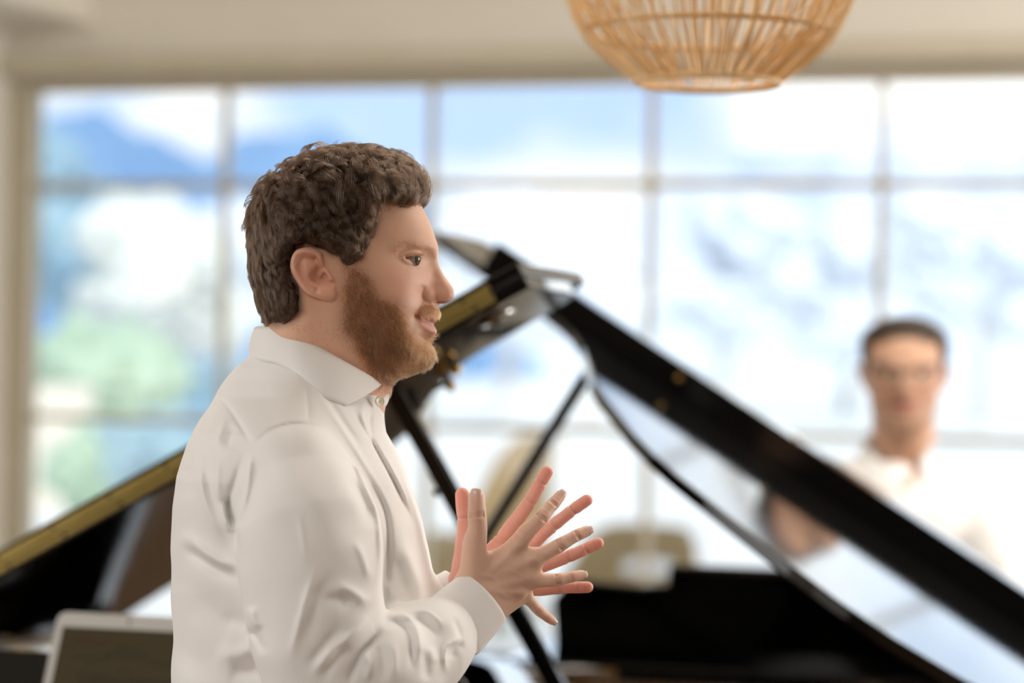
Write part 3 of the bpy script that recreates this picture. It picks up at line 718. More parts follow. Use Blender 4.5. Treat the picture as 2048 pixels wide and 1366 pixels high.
def curly_strands(Vc, Qd, nclump, nchild, seed=3):
    """locks of curly hair growing over the hair mass (camera-aligned points)"""
    rg = np.random.default_rng(seed)
    me = make_mesh('tmp', Vc, Qd); bvh = BVHTree.FromPolygons([tuple(p) for p in Vc], [tuple(q) for q in Qd])
    nr = np.empty(len(Vc)*3, np.float32); me.vertices.foreach_get('normal', nr) if False else me.vertex_normals.foreach_get('vector', nr); nr = nr.reshape(-1, 3)
    bpy.data.meshes.remove(me)
    x = Vc[:, 0]*PPM; z = -(Vc[:, 2]-CZ)*PPM+(H0-683); X, Y = CR*x-SR*z+1024, SR*x+CR*z+683
    dl = ldist(np.array(HAIRLINE), X, Y); reg = sdist(HAIR_REG, X, Y)
    cen = px2cam(np.array([[655., 520., 0.]]))[0]
    outw = np.einsum('ij,ij->i', nr, Vc-cen) > .02
    ok = np.where(outw & (dl > 2.5))[0]
    crown = px2cam(np.array([[585., 330., -.005]]))[0]
    K = 18; allP = []
    pick = rg.choice(ok, nclump, replace=len(ok) < nclump)
    for i in pick:
        p = Vc[i].copy(); n0 = nr[i]; px, py = X[i], Y[i]
        top = sst((430-py)/90); front = sst((px-690)/110); nape = sst((py-540)/70)
        Ln = .030+.020*top+.008*front*top-.010*nape; Ln *= rg.uniform(.75, 1.2)
        rad = (.0013+.0042*top+.0010*front)*rg.uniform(.6, 1.35); wl = .025*rg.uniform(.75, 1.3)*(1.25-.25*top); ph = rg.uniform(0, 2*math.pi); hand = rg.choice([-1, 1])
        ds = Ln/(K-1); G = [p.copy()]; q = p.copy(); n = n0.copy(); D = None; lift = 0
        jig = rg.normal(0, .35, 3)
        path = []
        for s in range(K):
            f = s/(K-1)
            fl = unit(q-crown)*1.0+np.array([.15+.55*front*top, 0, -.55-.5*nape])+jig+np.array([.9*top*(1-front), 0, 0])+np.array([.25, 0, 0])*front
            fl = fl-n*fl.dot(n); fl = unit(fl)
            D = fl if D is None else unit(D*.7+fl*.3); D = unit(D-n*D.dot(n))
            path.append((q.copy(), n.copy(), D.copy()))
            hit = bvh.find_nearest(tuple(q+D*ds))
            if hit[0] is None: break
            q = np.array(hit[0]); hn = np.array(hit[1]); n = unit(n*.5+hn*.5) if hn.dot(n) > 0 else n
        if len(path) < K: continue
        cq = np.array([a for a, _, _ in path]); cn = np.array([b for _, b, _ in path]); cd = np.array([c for _, _, c in path]); cb = np.cross(cn, cd)
        f = np.linspace(0, 1, K)[:, None]; arc = f[:, 0]*Ln
        lift0 = rg.uniform(.0, .0035)+.0055*top*rg.random()
        rampr = np.minimum(1, f*2.2)
        m = nchild
        rj = rg.normal(0, 1, (m, 2)); pj_ = rg.normal(0, .20, m); lj = rg.uniform(.85, 1.12, m)
        for c in range(m):
            a = hand*2*math.pi*arc*lj[c]/wl+ph+pj_[c]
            off = (cb*np.cos(a)[:, None]+cn*(np.sin(a)[:, None]*.85+.45))*rad*rampr
            sp = .0016*(1-f)**.7+.0008
            pos = cq+cn*(lift0*np.sqrt(f)+.0004)+off+cb*rj[c, 0]*sp+cd*rj[c, 1]*sp*.8
            allP.append(pos)
    return np.array(allP)
def surf_points(Vc, nr, msk, n, rg):
    p = msk/msk.sum(); return rg.choice(len(Vc), n, p=p)
def short_hairs(Vc, nr, w, n, flow, ln, lift, K=6, curl=.0006, seed=5, jit=.0006, rnd=.38):
    rg = np.random.default_rng(seed); i = rg.choice(len(Vc), n, p=w/w.sum()); p = Vc[i]+rg.normal(0, jit, (n, 3)); m = nr[i]
    p -= m*np.einsum('ij,ij->i', p-Vc[i], m)[:, None]
    d = flow(p)+rg.normal(0, rnd, (n, 3)); d = unit(d-m*np.einsum('ij,ij->i', d, m)[:, None]); b = np.cross(m, d)
    L_ = ln(p)*rg.uniform(.6, 1.2, n); ph = rg.uniform(0, 6.28, n); out = []
    for k in range(K):
        f = k/(K-1)
        out.append(p+d*(L_*f)[:, None]+m*(L_*lift*(f-.55*f*f)-.0004)[:, None]+b*(curl*np.sin(ph+f*4)*f)[:, None])
    return np.stack(out, 1)
def normals_of(me):
    n = np.empty(len(me.vertices)*3, np.float32); me.vertex_normals.foreach_get('vector', n); return n.reshape(-1, 3).astype(float)

def eye_ball(parent, c, r, fwd, name='eye'):
    """eyeball with iris and pupil facing fwd (room coordinates)"""
    R = Vector(fwd).to_track_quat('Z', 'Y').to_matrix(); prof = []
    for k in range(25):
        th = math.pi*(1-k/24); z = math.cos(th); rr = math.sin(th)
        prof.append((max(rr, 1e-4)*r, z*r))
    o = MB().lathe(prof, c, 32, R).build(name, M['sclera'], parent, 80)
    prof = [(.0066*math.sin(t*math.pi/2)+1e-5, r*math.cos(math.asin(min(.99, .0066*math.sin(t*math.pi/2)/r)))+.00035+.0009*math.cos(t*math.pi/2)) for t in [i/8 for i in range(8, -1, -1)]]
    MB().lathe(prof, c, 32, R).build('iris', M['iris'], o, 80)
    MB().lathe([(.0024, prof[5][1]+.0002), (.0018, prof[6][1]+.0004), (.0004, prof[7][1]+.0006)], c, 20, R).build('pupil', M['pupil'], o, 80)
    return o
M['sclera'] = mat('eye_white', (.32, .27, .24), .15, sss=(.2, (1, .5, .4), .002))
M['iris'] = mat('iris_hazel', (.13, .085, .04), .08, noise=(900, (.07, .05, .03)))
M['pupil'] = mat('pupil', (.006, .006, .006), .05)
M['button'] = mat('pearl_button', (.82, .74, .58), .25)

def button(parent, c, nrm, r=.0056):
    R = Vector(nrm).to_track_quat('Z', 'Y').to_matrix()
    b = MB().lathe([(r*.2, 0), (r, 0), (r*1.02, .001), (r*.9, .0019), (r*.72, .0016), (r*.6, .0011), (r*.1, .0011)], c, 28, R).build('button', M['button'], parent, 40)
    t = MB()
    for sx in (-1, 1): t.bar(Vector(c)+R @ Vector((sx*.0011, -.0012, .0014)), Vector(c)+R @ Vector((sx*.0011, .0012, .0014)), .0006, n=6)
    t.build('thread', M['shirt'], b, 40)
    return b

def build_man():
    L, Qh, aux = head_verts(); Vh = px2cam(L); Qh = orient(Vh, Qh); Vh = relax(Vh, Qh, 1, .35)
    Vn, Qn = hand_mesh(NEAR); Vf, Qf = hand_mesh(FAR, back=False)
    x0 = U(615, 1300, 2.5)[0]; g = lambda x, y, z: np.array([x0+x, 2.5+y, z])
    segs = [(U(632, 790, 2.5), U(605, 930, 2.5), .050, .065)]
    for s in (-1, 1):
        segs += [(U(598, 985, 2.5+s*.06), g(-.005, s*.06, 1.02), .070, .085), (g(-.005, s*.07, 1.02), g(0, s*.085, .88), .092, .085),
                 (g(0, s*.09, .88), g(.015, s*.10, .48), .075, .048), (g(.015, s*.10, .48), g(-.01, s*.105, .09), .048, .034), (g(-.03, s*.105, .045), g(.13, s*.12, .03), .038, .028)]
    thin = lambda ch, k: [(a, b, ra*k, rb*k) for a, b, ra, rb in chain_segs(ch)]
    segs += thin(ARM_NEAR, .56)+thin(FORE_NEAR, .52)+thin(ARM_FAR, .56)+thin(FORE_FAR, .56)
    segs += [(U(600, 985, 2.46), U(592, 975, 2.36), .06, .036), (U(600, 985, 2.54), U(592, 975, 2.64), .06, .036)]
    for H, ch in ((NEAR, FORE_NEAR), (FAR, FORE_FAR)):
        w, r = pj(H['wrist'][0]); segs.append((U(*ch[-1][:3]), w, .024, .021))
    Vb, Qb = body_core(segs)
    me = weld([make_mesh('person_body', Vb, Qb), make_mesh('hd', Vh, Qh), make_mesh('hn', Vn, Qn), make_mesh('hf', Vf, Qf)])
    me.name = 'person'
    Vc = co_of(me); paint(me, skin_tone(Vc, 'man')); base = toW(g(0, 0, 0)); Vw = toW(Vc)-base
    me.vertices.foreach_set('co', Vw.astype(np.float32).ravel()); me.update()
    me.polygons.foreach_set('use_smooth', [True]*len(me.polygons)); me.materials.clear(); me.materials.append(M['skin'])
    man = link('person', me); man.location = base
    tag(man, 'bearded curly-haired man in white shirt in profile, speaking with both hands spread before him', 'person')
    part = lambda name, V, Fc, m, par=man: link(name, make_mesh(name, toW(np.asarray(V)), Fc), m, par)
    sh_V, sh_Q = shirt_mesh(); shirt = part('shirt', sh_V, sh_Q, M['shirt'])
    part('collar', *collar_mesh(), M['shirt'], shirt); stand = part('collar_stand', *stand_mesh(), M['shirt'], shirt)
    part('cuff', *cuff_mesh(U(902, 1257, 2.387), .0365, U(966, 1196, 2.402), .0322), M['shirt'], shirt)
    part('cuff', *cuff_mesh(U(872, 1224, 2.492), .0325, U(921, 1189, 2.502), .0300), M['shirt'], shirt)
    button(shirt, UW(759, 803, 2.462), toW(np.array([.62, -.75, .08])))
    for f in FINGERS: part('fingernail', *nail_mesh(NEAR, f), M['nail'])
    for s in (-1, 1):
        c = px2cam(np.array([[EYE_C[0], EYE_C[1], s*EYE_Y]]))[0]
        eye_ball(man, tuple(toW(c)), EYE_R, toW(np.array([.935, -.35 if s < 0 else -.20, -.06])))
    # hair
    Lc, Qc = hair_cap(); Vcap = px2cam(Lc); Qc = orient(Vcap, Qc); Vcap = relax(Vcap, Qc, 2, .4)
    hair = part('hair', Vcap, Qc, M['hairbase'])
    P = curly_strands(Vcap, Qc, NCLUMP, NCHILD)
    K = P.shape[1]; rr = .00012*np.concatenate([np.ones(K-4), [.9, .75, .5, .2]])
    strands('hair_locks', toW(P), rr, M['hair'], hair)
    # beard, moustache, eyebrows on the near and far side of the face
    mh = make_mesh('t', Vh, Qh); nr = normals_of(mh); X, Y = L[:, 0], L[:, 1]
    side = np.where(L[:, 2] < .012, 1.0, .45)
    keep = np.abs(L[:, 2]) > -1
    wb = (.08+.92*sst(sdist(BEARD, X, Y)/14))*(sdist(BEARD, X, Y) > -2)*side
    def flow(p):
        x = p[:, 0]*PPM; z = -(p[:, 2]-CZ)*PPM+(H0-683); px, py = CR*x-SR*z+1024, SR*x+CR*z+683
        f = sst((px-700)/150); sw = .55*np.sin(px*.075+1.7*np.sin(py*.05))*np.sin(py*.06+px*.02); return np.stack([.15+sw+.75*f*sst((py-560)/120), np.zeros_like(f), -1.0+.25*f], 1)
    def ln(p):
        x = p[:, 0]*PPM; z = -(p[:, 2]-CZ)*PPM+(H0-683); px, py = CR*x-SR*z+1024, SR*x+CR*z+683
        return .0065+.0060*sst((py-600)/110)*sst((px-690)/60)
    fr_ = sst((X-770)/70)
    B = short_hairs(Vh, nr, wb*(1-.75*fr_), NBEARD, flow, ln, .55, curl=.0016); Bg = short_hairs(Vh, nr, wb*(.22+fr_), NBEARD*6//10, flow, ln, .6, curl=.0016, seed=15)
    wm_ = sst(sdist(MUSTACHE, X, Y)/6)*(sdist(MUSTACHE, X, Y) > 0)*side
    B2 = short_hairs(Vh, nr, wm_, NBEARD//9, lambda p: np.tile(np.array([.25, 0, -1.]), (len(p), 1)), lambda p: np.full(len(p), .0065), .45, seed=8)
    S = np.array([(600,648),(640,668),(690,668)])
    wn = gl(S, X, Y, 9)*(L[:, 2] < 0)*(sdist(SKIN_SIL, X, Y) > 0)
    B3 = short_hairs(Vh, nr, wn, 70, lambda p: np.tile(np.array([.5, 0, -.7]), (len(p), 1)), lambda p: np.full(len(p), .006), .25, seed=9)
    bd = strands('beard', toW(np.concatenate([B, B3])), .0001*np.array([1, 1, .95, .85, .6, .25]), M['beard'], man)
    strands('ginger_beard_hair', toW(Bg), .0001*np.array([1, 1, .95, .85, .6, .25]), M['ginger'], bd)
    strands('moustache', toW(B2), .0001*np.array([1, 1, .95, .85, .6, .25]), M['ginger'], man)
    browl = np.array([(799,503),(812,494),(828,491),(845,493),(862,498)])
    wbr = gl(browl, X, Y, 3.6)*(X > 797)*(X < 866)*side
    B4 = short_hairs(Vh, nr, wbr, 800, lambda p: np.tile(np.array([-.9, 0, .25]), (len(p), 1)), lambda p: np.full(len(p), .0048), .2, seed=10, jit=.0004, rnd=.16)
    strands('eyebrow', toW(B4), .00007*np.array([1, 1, .95, .85, .6, .25]), M['brow'], man)
    lid = smoothline([(812,518),(822,515.5),(832,514),(840,515)], 16); Ls = []
    for s in (-1, 1):
        for q in lid:
            yy = .0425-.0004*max(0, q[0]-832)
            a = px2cam(np.array([[q[0], q[1], s*yy]]))[0]; Ls.append([a+np.array([.0068*f, s*.0040*f, -.0012*f+.0030*f*f]) for f in np.linspace(0, 1, 6)])
    strands('eyelashes', toW(np.array(Ls)), .00013*np.array([1, 1, .9, .8, .6, .3]), M['brow'], man)
    # trousers and shoes (below the picture)
    ts = []
    for s in (-1, 1):
        ts += [(g(0, s*.06, 1.02), g(0, s*.085, .88), .105, .105), (g(0, s*.09, .88), g(.015, s*.10, .48), .100, .072), (g(.015, s*.10, .48), g(-.01, s*.105, .12), .072, .064)]
    Vt, Qt = body_core(ts, .008); part('trousers', Vt, Qt, M['trouser'])
    for s in (-1, 1):
        V, Q = body_core([(g(-.04, s*.105, .05), g(.05, s*.112, .05), .047, .045), (g(.05, s*.112, .05), g(.17, s*.125, .035), .045, .036), (g(-.03, s*.105, .08), g(-.03, s*.105, .11), .045, .042)], .005)
        part('shoe', V, Q, M['leather'])
    return man
NCLUMP, NCHILD, NBEARD = 1500, 26, 11000
# ------------------------------------------------------------------ grand pianos
# piano coordinates: p = metres from the spine (bass side) to the treble, q = metres from the key slip to the tail, z up
def grand_piano(name, T, hz, phi, lid_out, case_w, case_len, q_h, flap, desk, label, thick=.019, hinge_right=None):
    """T(p, q, z) -> room point.  lid_out: outline of the main lid (s, q); flap: dict; desk: outline of the music desk (p, dz)"""
    root = empty(name, T(case_w/2, .75, 0)); tag(root, label, 'piano', 'two black grand pianos nested side by side')
    cp, sp = math.cos(phi), math.sin(phi)
    def Lp(s, q, n): return T(s*cp-n*sp, q, hz+s*sp+n*cp)        # n: height over the underside of the lid
    def B(name_, mb, m, par=root, sm=None, bv=0):
        o = mb.build(name_, m, par, sm)
        if bv: bevel(o, bv)
        return o
    # --- case: curved rim following the lid outline
    out = [(s, q) for s, q in lid_out if q > q_h+.02]
    rimpts = [(case_w, .24)]+[(min(s*.985, case_w), q-.012) for s, q in out]+[(0, case_len)]
    rimpts = [tuple(x) for x in smoothline(rimpts[:-1], 5)]+[(.0, case_len-.01), (0, .24)]
    R = np.array(rimpts); nrm = []
    n = len(R)
    ctr = np.array([case_w*.42, case_len*.5])
    Pin = []
    for i in range(n):
        t = R[(i+1) % n]-R[i-1]; t /= np.linalg.norm(t)+1e-9; nn = np.array([-t[1], t[0]])
        if np.dot(ctr-R[i], nn) < 0: nn = -nn
        Pin.append(R[i]+nn*.05)
    zt, zb = .985, .66
    V = []; Fc = []                                               # open towards the keyboard
    for q_, z_ in ((R, zt), (R, zb), (Pin, zb), (Pin, zt)): V += [T(a, b, z_) for a, b in q_]
    for i in range(n-2):
        for k in range(4):
            a, b = k*n, ((k+1) % 4)*n; Fc.append([a+i, a+i+1, b+i+1, b+i])
    Fc += [[0, n, 2*n, 3*n], [n-1, 2*n-1, 3*n-1, 4*n-1]]
    # spine side back to the arm
    for k in range(4):
        a, b = k*n, ((k+1) % 4)*n; Fc.append([a+n-2, a+n-1, b+n-1, b+n-2])
    rim = MB().add(V, Fc); B('rim', rim, M['black'], sm=40)
    poly = [tuple(x) for x in Pin]
    B('soundboard', MB().prism(poly, lambda a, b, t: T(a, b, t), .80, .812), M['board'])
    k_ = np.array(poly); c0 = k_.mean(0); inner = [tuple(c0+(x-c0)*.93) for x in k_]
    B('iron_plate', MB().prism([(a, max(b, .62)) for a, b in inner], lambda a, b, t: T(a, b, t), .865, .880), M['gold'])
    st = MB()
    for i in range(5):
        a = .16+i*(case_w-.36)/4; st.bar(T(a, .64, .895), T(.10+.55*a, min(case_len-.25, 1.55-.32*i), .895), .035, .03)
    B('plate_strut', st, M['gold'])
    sw = MB()
    for i in range(64):
        a = .10+i*(case_w-.2)/63; e = min(case_len-.18, case_len-.15-.95*(i/63)**1.2)
        sw.bar(T(a, .66, .918), T(.08+.72*(a-.08), e, .912), .0022, n=4)
    w = B('strings', sw, M['steel']); w['kind'] = 'stuff'
    dm = MB()
    for i in range(46): a = .10+i*(case_w-.35)/63; dm.add([T(a+x, .70+y, .925+z) for x in (0, .010) for y in (0, .05) for z in (0, .03)], [[0, 1, 3, 2], [4, 6, 7, 5], [0, 4, 5, 1], [2, 3, 7, 6], [0, 2, 6, 4], [1, 5, 7, 3]])
    B('damper_row', dm, M['felt'])
    # --- keyboard end
    hexa = lambda p0, p1, q0, q1, z0, z1: [T(p, q, z) for p in (p0, p1) for q in (q0, q1) for z in (z0, z1)]
    BF = [[0, 1, 3, 2], [4, 6, 7, 5], [0, 4, 5, 1], [2, 3, 7, 6], [0, 2, 6, 4], [1, 5, 7, 3]]
    B('keybed', MB().add(hexa(.0, case_w, .02, .62, .60, .665), BF), M['black'], bv=.004)
    for a, b in ((0, .07), (case_w-.07, case_w)): B('arm', MB().add(hexa(a, b, .0, .62, .66, .985), BF), M['black'], bv=.012)
    B('key_slip', MB().add(hexa(.07, case_w-.07, .0, .02, .60, .715), BF), M['black'], bv=.003)
    B('fallboard', MB().add(hexa(.07, case_w-.07, .19, .215, .70, .90), BF), M['black'], bv=.004)
    for a, b in ((.07, .125), (case_w-.125, case_w-.07)): B('key_block', MB().add(hexa(a, b, .02, .19, .665, .76), BF), M['black'], bv=.004)
    kb = MB(); kw = (case_w-.25)/52
    for i in range(52): kb.add(hexa(.125+i*kw+.0004, .125+(i+1)*kw-.0004, .022, .185, .70, .742), BF)
    kk = B('white_keys', kb, M['ivory']); kk['kind'] = 'stuff'
    kb = MB()
    for i in range(51):
        if i % 7 in (1, 4): continue
        kb.add(hexa(.125+(i+1)*kw-.006, .125+(i+1)*kw+.006, .085, .185, .74, .754), BF)
    kk = B('black_keys', kb, M['black']); kk['kind'] = 'stuff'
    # --- music desk: shaped panel leaning back on a shelf
    tl = desk['tilt']; q0, z0 = desk['q'], desk['z']
    fn = lambda a, b, t: T(a, q0+b*math.sin(tl)+t*math.cos(tl), z0+b*math.cos(tl)-t*math.sin(tl))
    md = B('music_desk', MB().prism(desk['poly'], fn, 0, .016), M['black'], sm=40, bv=.004)
    a0, a1 = min(x for x, _ in desk['poly']), max(x for x, _ in desk['poly'])
    B('desk_ledge', MB().prism([(a0+.02, -.012), (a1-.02, -.012), (a1-.02, .004), (a0+.02, .004)], fn, -.045, 0), M['black'], md, bv=.003)
    B('desk_frame', MB().add(hexa(a0-.03, a1+.03, q0-.06, q0+.30, .955, z0-.012), BF), M['black'], bv=.003)
    # --- lid
    lid = B('lid', MB().prism(lid_out, Lp, 0, thick), M['black'], sm=40, bv=.0025)
    s0, s1 = flap['s']; d = flap['d']; gap = .0006
    fl = MB().prism([(s0, q_h), (s1, q_h), (s1, q_h+d), (s0, q_h+d)], Lp, thick+gap, 2*thick+gap)
    fo = B('lid_flap', fl, M['black'], bv=.0025)
    if flap.get('lip'):
        B('flap_lip', MB().prism([(s0, q_h+d-.004), (s1, q_h+d-.004), (s1, q_h+d+.018), (s0, q_h+d+.018)], Lp, thick+gap, thick+gap+flap['lip']), M['black'], fo, bv=.003)
    # --- long brass hinge between lid and flap
    h1 = s1-.045 if hinge_right is None else hinge_right; w = .0118; zc = thick
    hg = MB().prism([(.03, 0), (h1, 0), (h1, 1), (.03, 1)], lambda a, b, t: Lp(a, q_h-t, zc-.001-w+b*w), 0, .0016)
    hinge = B('lid_hinge', hg, M['hinge'], lid, bv=.0004)
    hg2 = MB().prism([(.03, 0), (h1, 0), (h1, 1), (.03, 1)], lambda a, b, t: Lp(a, q_h-t, zc+.0016+b*w), 0, .0016)
    B('flap_hinge_leaf', hg2, M['hinge'], fo, bv=.0004)
    kn = MB(); kn.tube([Lp(.03, q_h-.0012, zc+.0003), Lp(h1-.004, q_h-.0012, zc+.0003)], .0036, 10); B('hinge_knuckle', kn, M['hinge'], lid, sm=40)
    nv = np.array(Lp(0, q_h-1, 0))-np.array(Lp(0, q_h, 0))
    s = h1-.03; k = 0
    while s > .1:
        for off, par in ((zc-.008, lid), (zc+.0086, fo)):
            c = Lp(s-(.012 if off > zc else 0), q_h-.0016, off); Rm = Vector(nv).to_track_quat('Z', 'Y').to_matrix()
            MB().lathe([(.0001, .0008), (.0030, .0005), (.0038, -.0004), (.0001, -.0012)], c, 10, Rm).build('hinge_screw', M['screw'], par, 60)
        s -= .098; k += 1
    # --- lid butts on the spine
    for q_ in (q_h+.2, case_len-.35):
        B('lid_butt', MB().bar(T(-.012, q_, hz+.002), T(-.012, q_+.10, hz+.002), .018, .018, n=10), M['brass'], lid, sm=40)
    # --- legs, lyre
    for a, b in ((.14, .30), (case_w-.14, .30), (case_w*.30, case_len-.32)):
        lg = MB()
        for z0_, z1_, w0, w1 in ((.10, .60, .075, .12),): 
            lg.add([T(a+x*w0/2, b+y*w0/2, z0_) for x in (-1, 1) for y in (-1, 1)]+[T(a+x*w1/2, b+y*w1/2, z1_+.06) for x in (-1, 1) for y in (-1, 1)], [[0, 1, 3, 2], [4, 6, 7, 5], [0, 4, 5, 1], [2, 3, 7, 6], [0, 2, 6, 4], [1, 5, 7, 3]])
        l_ = B('leg', lg, M['black'], bv=.004)
        cs = MB(); cs.lathe([(.018, .05), (.024, .105)], T(a, b, 0), 16); ax = Vector(T(1, 0, 0))-Vector(T(0, 0, 0)); cs.bar(Vector(T(a, b, .028))-ax*.012, Vector(T(a, b, .028))+ax*.012, .056, n=20)
        B('caster', cs, M['brass'], l_, sm=40)
    ly = MB(); 
    for x in (-.07, .07): ly.bar(T(case_w/2+x, .34, .18), T(case_w/2+x*1.4, .34, .61), .03, .03)
    ly.add(hexa(case_w/2-.14, case_w/2+.14, .28, .38, .10, .18), BF)
    lyo = B('pedal_lyre', ly, M['black'], bv=.004)
    for x in (-.08, 0, .08): B('pedal', MB().add(hexa(case_w/2+x-.014, case_w/2+x+.014, .17, .30, .085, .097), BF), M['brass'], lyo, bv=.003)
    return root, Lp, lid
M['screw'] = mat('dark_screw', (.05, .045, .04), .4, metal=.8)

# piano on the left: its keyboard is on our side, the man stands at its treble end
X1, Y1 = -2.0, 2.53
PHI1 = math.radians(28.6)
T1 = lambda p, q, z: (X1+p, Y1+q, z)
LID1 = [(0, .613), (1.312, .613), (1.312, .86), (1.300, .895), (1.262, .914), (1.200, .920), (1.129, .932), (1.075, .958), (1.040, 1.005), (1.0125, 1.062), (.956, 1.154), (.91, 1.247), (.875, 1.315), (.839, 1.373), (.789, 1.426), (.70, 1.475), (.552, 1.534), (.36, 1.625), (.194, 1.704), (.09, 1.755), (.05, 1.778), (0, 1.784)]
def rounded(poly, i, r, n=6):
    """replace corner i by an arc-like curve"""
    p = [np.array(x, float) for x in poly]; a, b, c = p[i-1], p[i], p[(i+1) % len(p)]
    u = (a-b)/np.linalg.norm(a-b); v = (c-b)/np.linalg.norm(c-b); s, e = b+u*r, b+v*r
    arc = [tuple((1-t)**2*s+2*t*(1-t)*b+t*t*e) for t in np.linspace(0, 1, n)]
    return [tuple(x) for x in p[:i]]+arc+[tuple(x) for x in p[i+1:]]
dk1 = rounded(rounded([(.22, 0), (.22, .208), (1.10, .208), (1.10, 0)], 2, .03), 1, .03)
def build_pianos():
    r1, L1, lid1 = grand_piano('grand_piano', T1, 1.0, PHI1, LID1, 1.34, 1.79, .613, dict(s=(0, 1.312), d=.36), dict(q=.456, z=.924, tilt=math.radians(24), poly=dk1),
        'black grand piano nearer the man, its brass-hinged open lid rising behind his face', hinge_right=1.262)
    # underside plane of its lid
    n1 = np.array([-math.sin(PHI1), 0, math.cos(PHI1)]); o1 = np.array(L1(0, .7, 0))
    at1 = lambda px, py: onplane(px, py, o1, n1)
    top = at1(781, 768); bot = UW(1173, 1480, 3.5)
    d = (bot-top)/np.linalg.norm(bot-top)
    mb = MB().bar(top-d*.02, bot, .026, .021, up=(0, 1, 0)); pr = mb.build('lid_prop', M['black'], r1); bevel(pr, .004)
    f = UW(873, 985, 3.42); MB().ball(tuple(f), .0055, 10).build('prop_pin', M['felt'], pr, 60)
    MB().lathe([(.016, -.012), (.016, 0), (.011, .006)], tuple(bot+np.array([0, 0, -.004])), 16).build('prop_socket', M['brass'], r1, 40)
    Rm = Vector(-n1).to_track_quat('Z', 'Y').to_matrix()
    c = at1(826, 800); MB().lathe([(.0095, -.002), (.0095, .018), (.0075, .021), (.001, .021)], tuple(c), 16, Rm).build('rubber_bumper', M['felt'], lid1, 40)
    c = at1(992, 634)                                             # round bolt lock on the underside, near the front edge
    lk = MB(); lk.lathe([(.026, -.001), (.028, .002), (.026, .005), (.021, .0055), (.019, .003)], tuple(c), 32, Rm); lk.lathe([(.012, .001), (.012, .010), (.008, .013), (.001, .013)], tuple(c-np.array([0.0, 0, 0])), 24, Rm); lk.build('lid_lock', M['steel'], lid1, 50)
    c = at1(884, 738); dn = Vector(-n1); ax = Vector((math.cos(PHI1), 0, math.sin(PHI1)))
    hk = MB(); hk.lathe([(.012, -.001), (.012, .004), (.007, .007), (.006, .020), (.009, .026), (.006, .034), (.002, .038)], tuple(c), 20, Rm)
    hk.bar(Vector(c)+dn*.022-ax*.022, Vector(c)+dn*.022+ax*.006, .006, n=10); hk.ball(tuple(Vector(c)+dn*.010+ax*.018), .010, 14)
    hk.build('latch_hook', M['brass'], lid1, 50)
    # piano on the right: turned round, its tail comes towards us and its lid rises to the left
    PHI2 = math.radians(32.1); X2, Y2 = -.1206, 5.22
    T2 = lambda p, q, z: (X2-p, Y2-q, z)
    LID2 = [(0, .613), (1.455, .613), (1.458, .80), (1.450, .93), (1.42, .962), (1.37, .972), (1.296, .975), (1.235, .972), (1.180, .980), (1.135, 1.005), (1.095, 1.05), (1.06, 1.12), (1.032, 1.193), (.985, 1.32), (.938, 1.449), (.90, 1.525), (.856, 1.593), (.805, 1.675), (.754, 1.735), (.70, 1.775), (.638, 1.805), (.512, 1.865), (.40, 1.905), (.31, 1.905), (.20, 1.86), (.10, 1.77), (.04, 1.70), (0, 1.66)]
    w0, w1 = .055, .100
    dk = [(.20, 0), (.20, .085), (.23, .118), (.27, .126), (.42, .118), (.47, .122), (.475, .165), (.845, .165), (.85, .124), (.90, .118), (1.02, .126), (1.055, .122), (1.085, .085), (1.085, -.03), (1.05, -.05), (.24, -.05), (.20, -.03)]
    r2, L2, lid2 = grand_piano('grand_piano', T2, .98, PHI2, LID2, 1.46, 1.92, .613, dict(s=(0, 1.324), d=.36, lip=.052), dict(q=.50, z=.975, tilt=math.radians(14), poly=dk),
        'black grand piano on the right, its lid slanting down before the man with glasses')
    n2 = np.array([math.sin(PHI2), 0, math.cos(PHI2)]); o2 = np.array(L2(0, .7, 0))
    top = onplane(1178, 742, o2, n2); bot = UW(826, 1308, 4.46)
    pr = MB().bar(top, bot, .021, .019, up=(0, 1, 0)).build('lid_prop', M['black'], r2); bevel(pr, .004)
    MB().lathe([(.016, -.03), (.016, 0), (.011, .006)], tuple(bot), 16).build('prop_socket', M['brass'], r2, 40)
    c = Vector(UW(1066, 925, 4.28)); MB().bar(c-Vector((.012, .0, 0)), c+Vector((.012, 0, 0)), .010, n=10).build('prop_pin', M['felt'], pr, 40)
    for px, py in ((1590, 880), (1358, 757)):  # small brass turnings stand in for reflections on the flap lip
        c = onplane(px, py, np.array([0, Y2-.613-.36-.019, 0]), np.array([0, 1., 0]))
        Rm = Vector((0, -1, 0)).to_track_quat('Z', 'Y').to_matrix(); MB().lathe([(.006, -.001), (.006, .002), (.003, .003), (.003, .007), (.001, .008)], tuple(c), 16, Rm).build('flap_glint', M['brass'], lid2, 50)
    return r1, r2
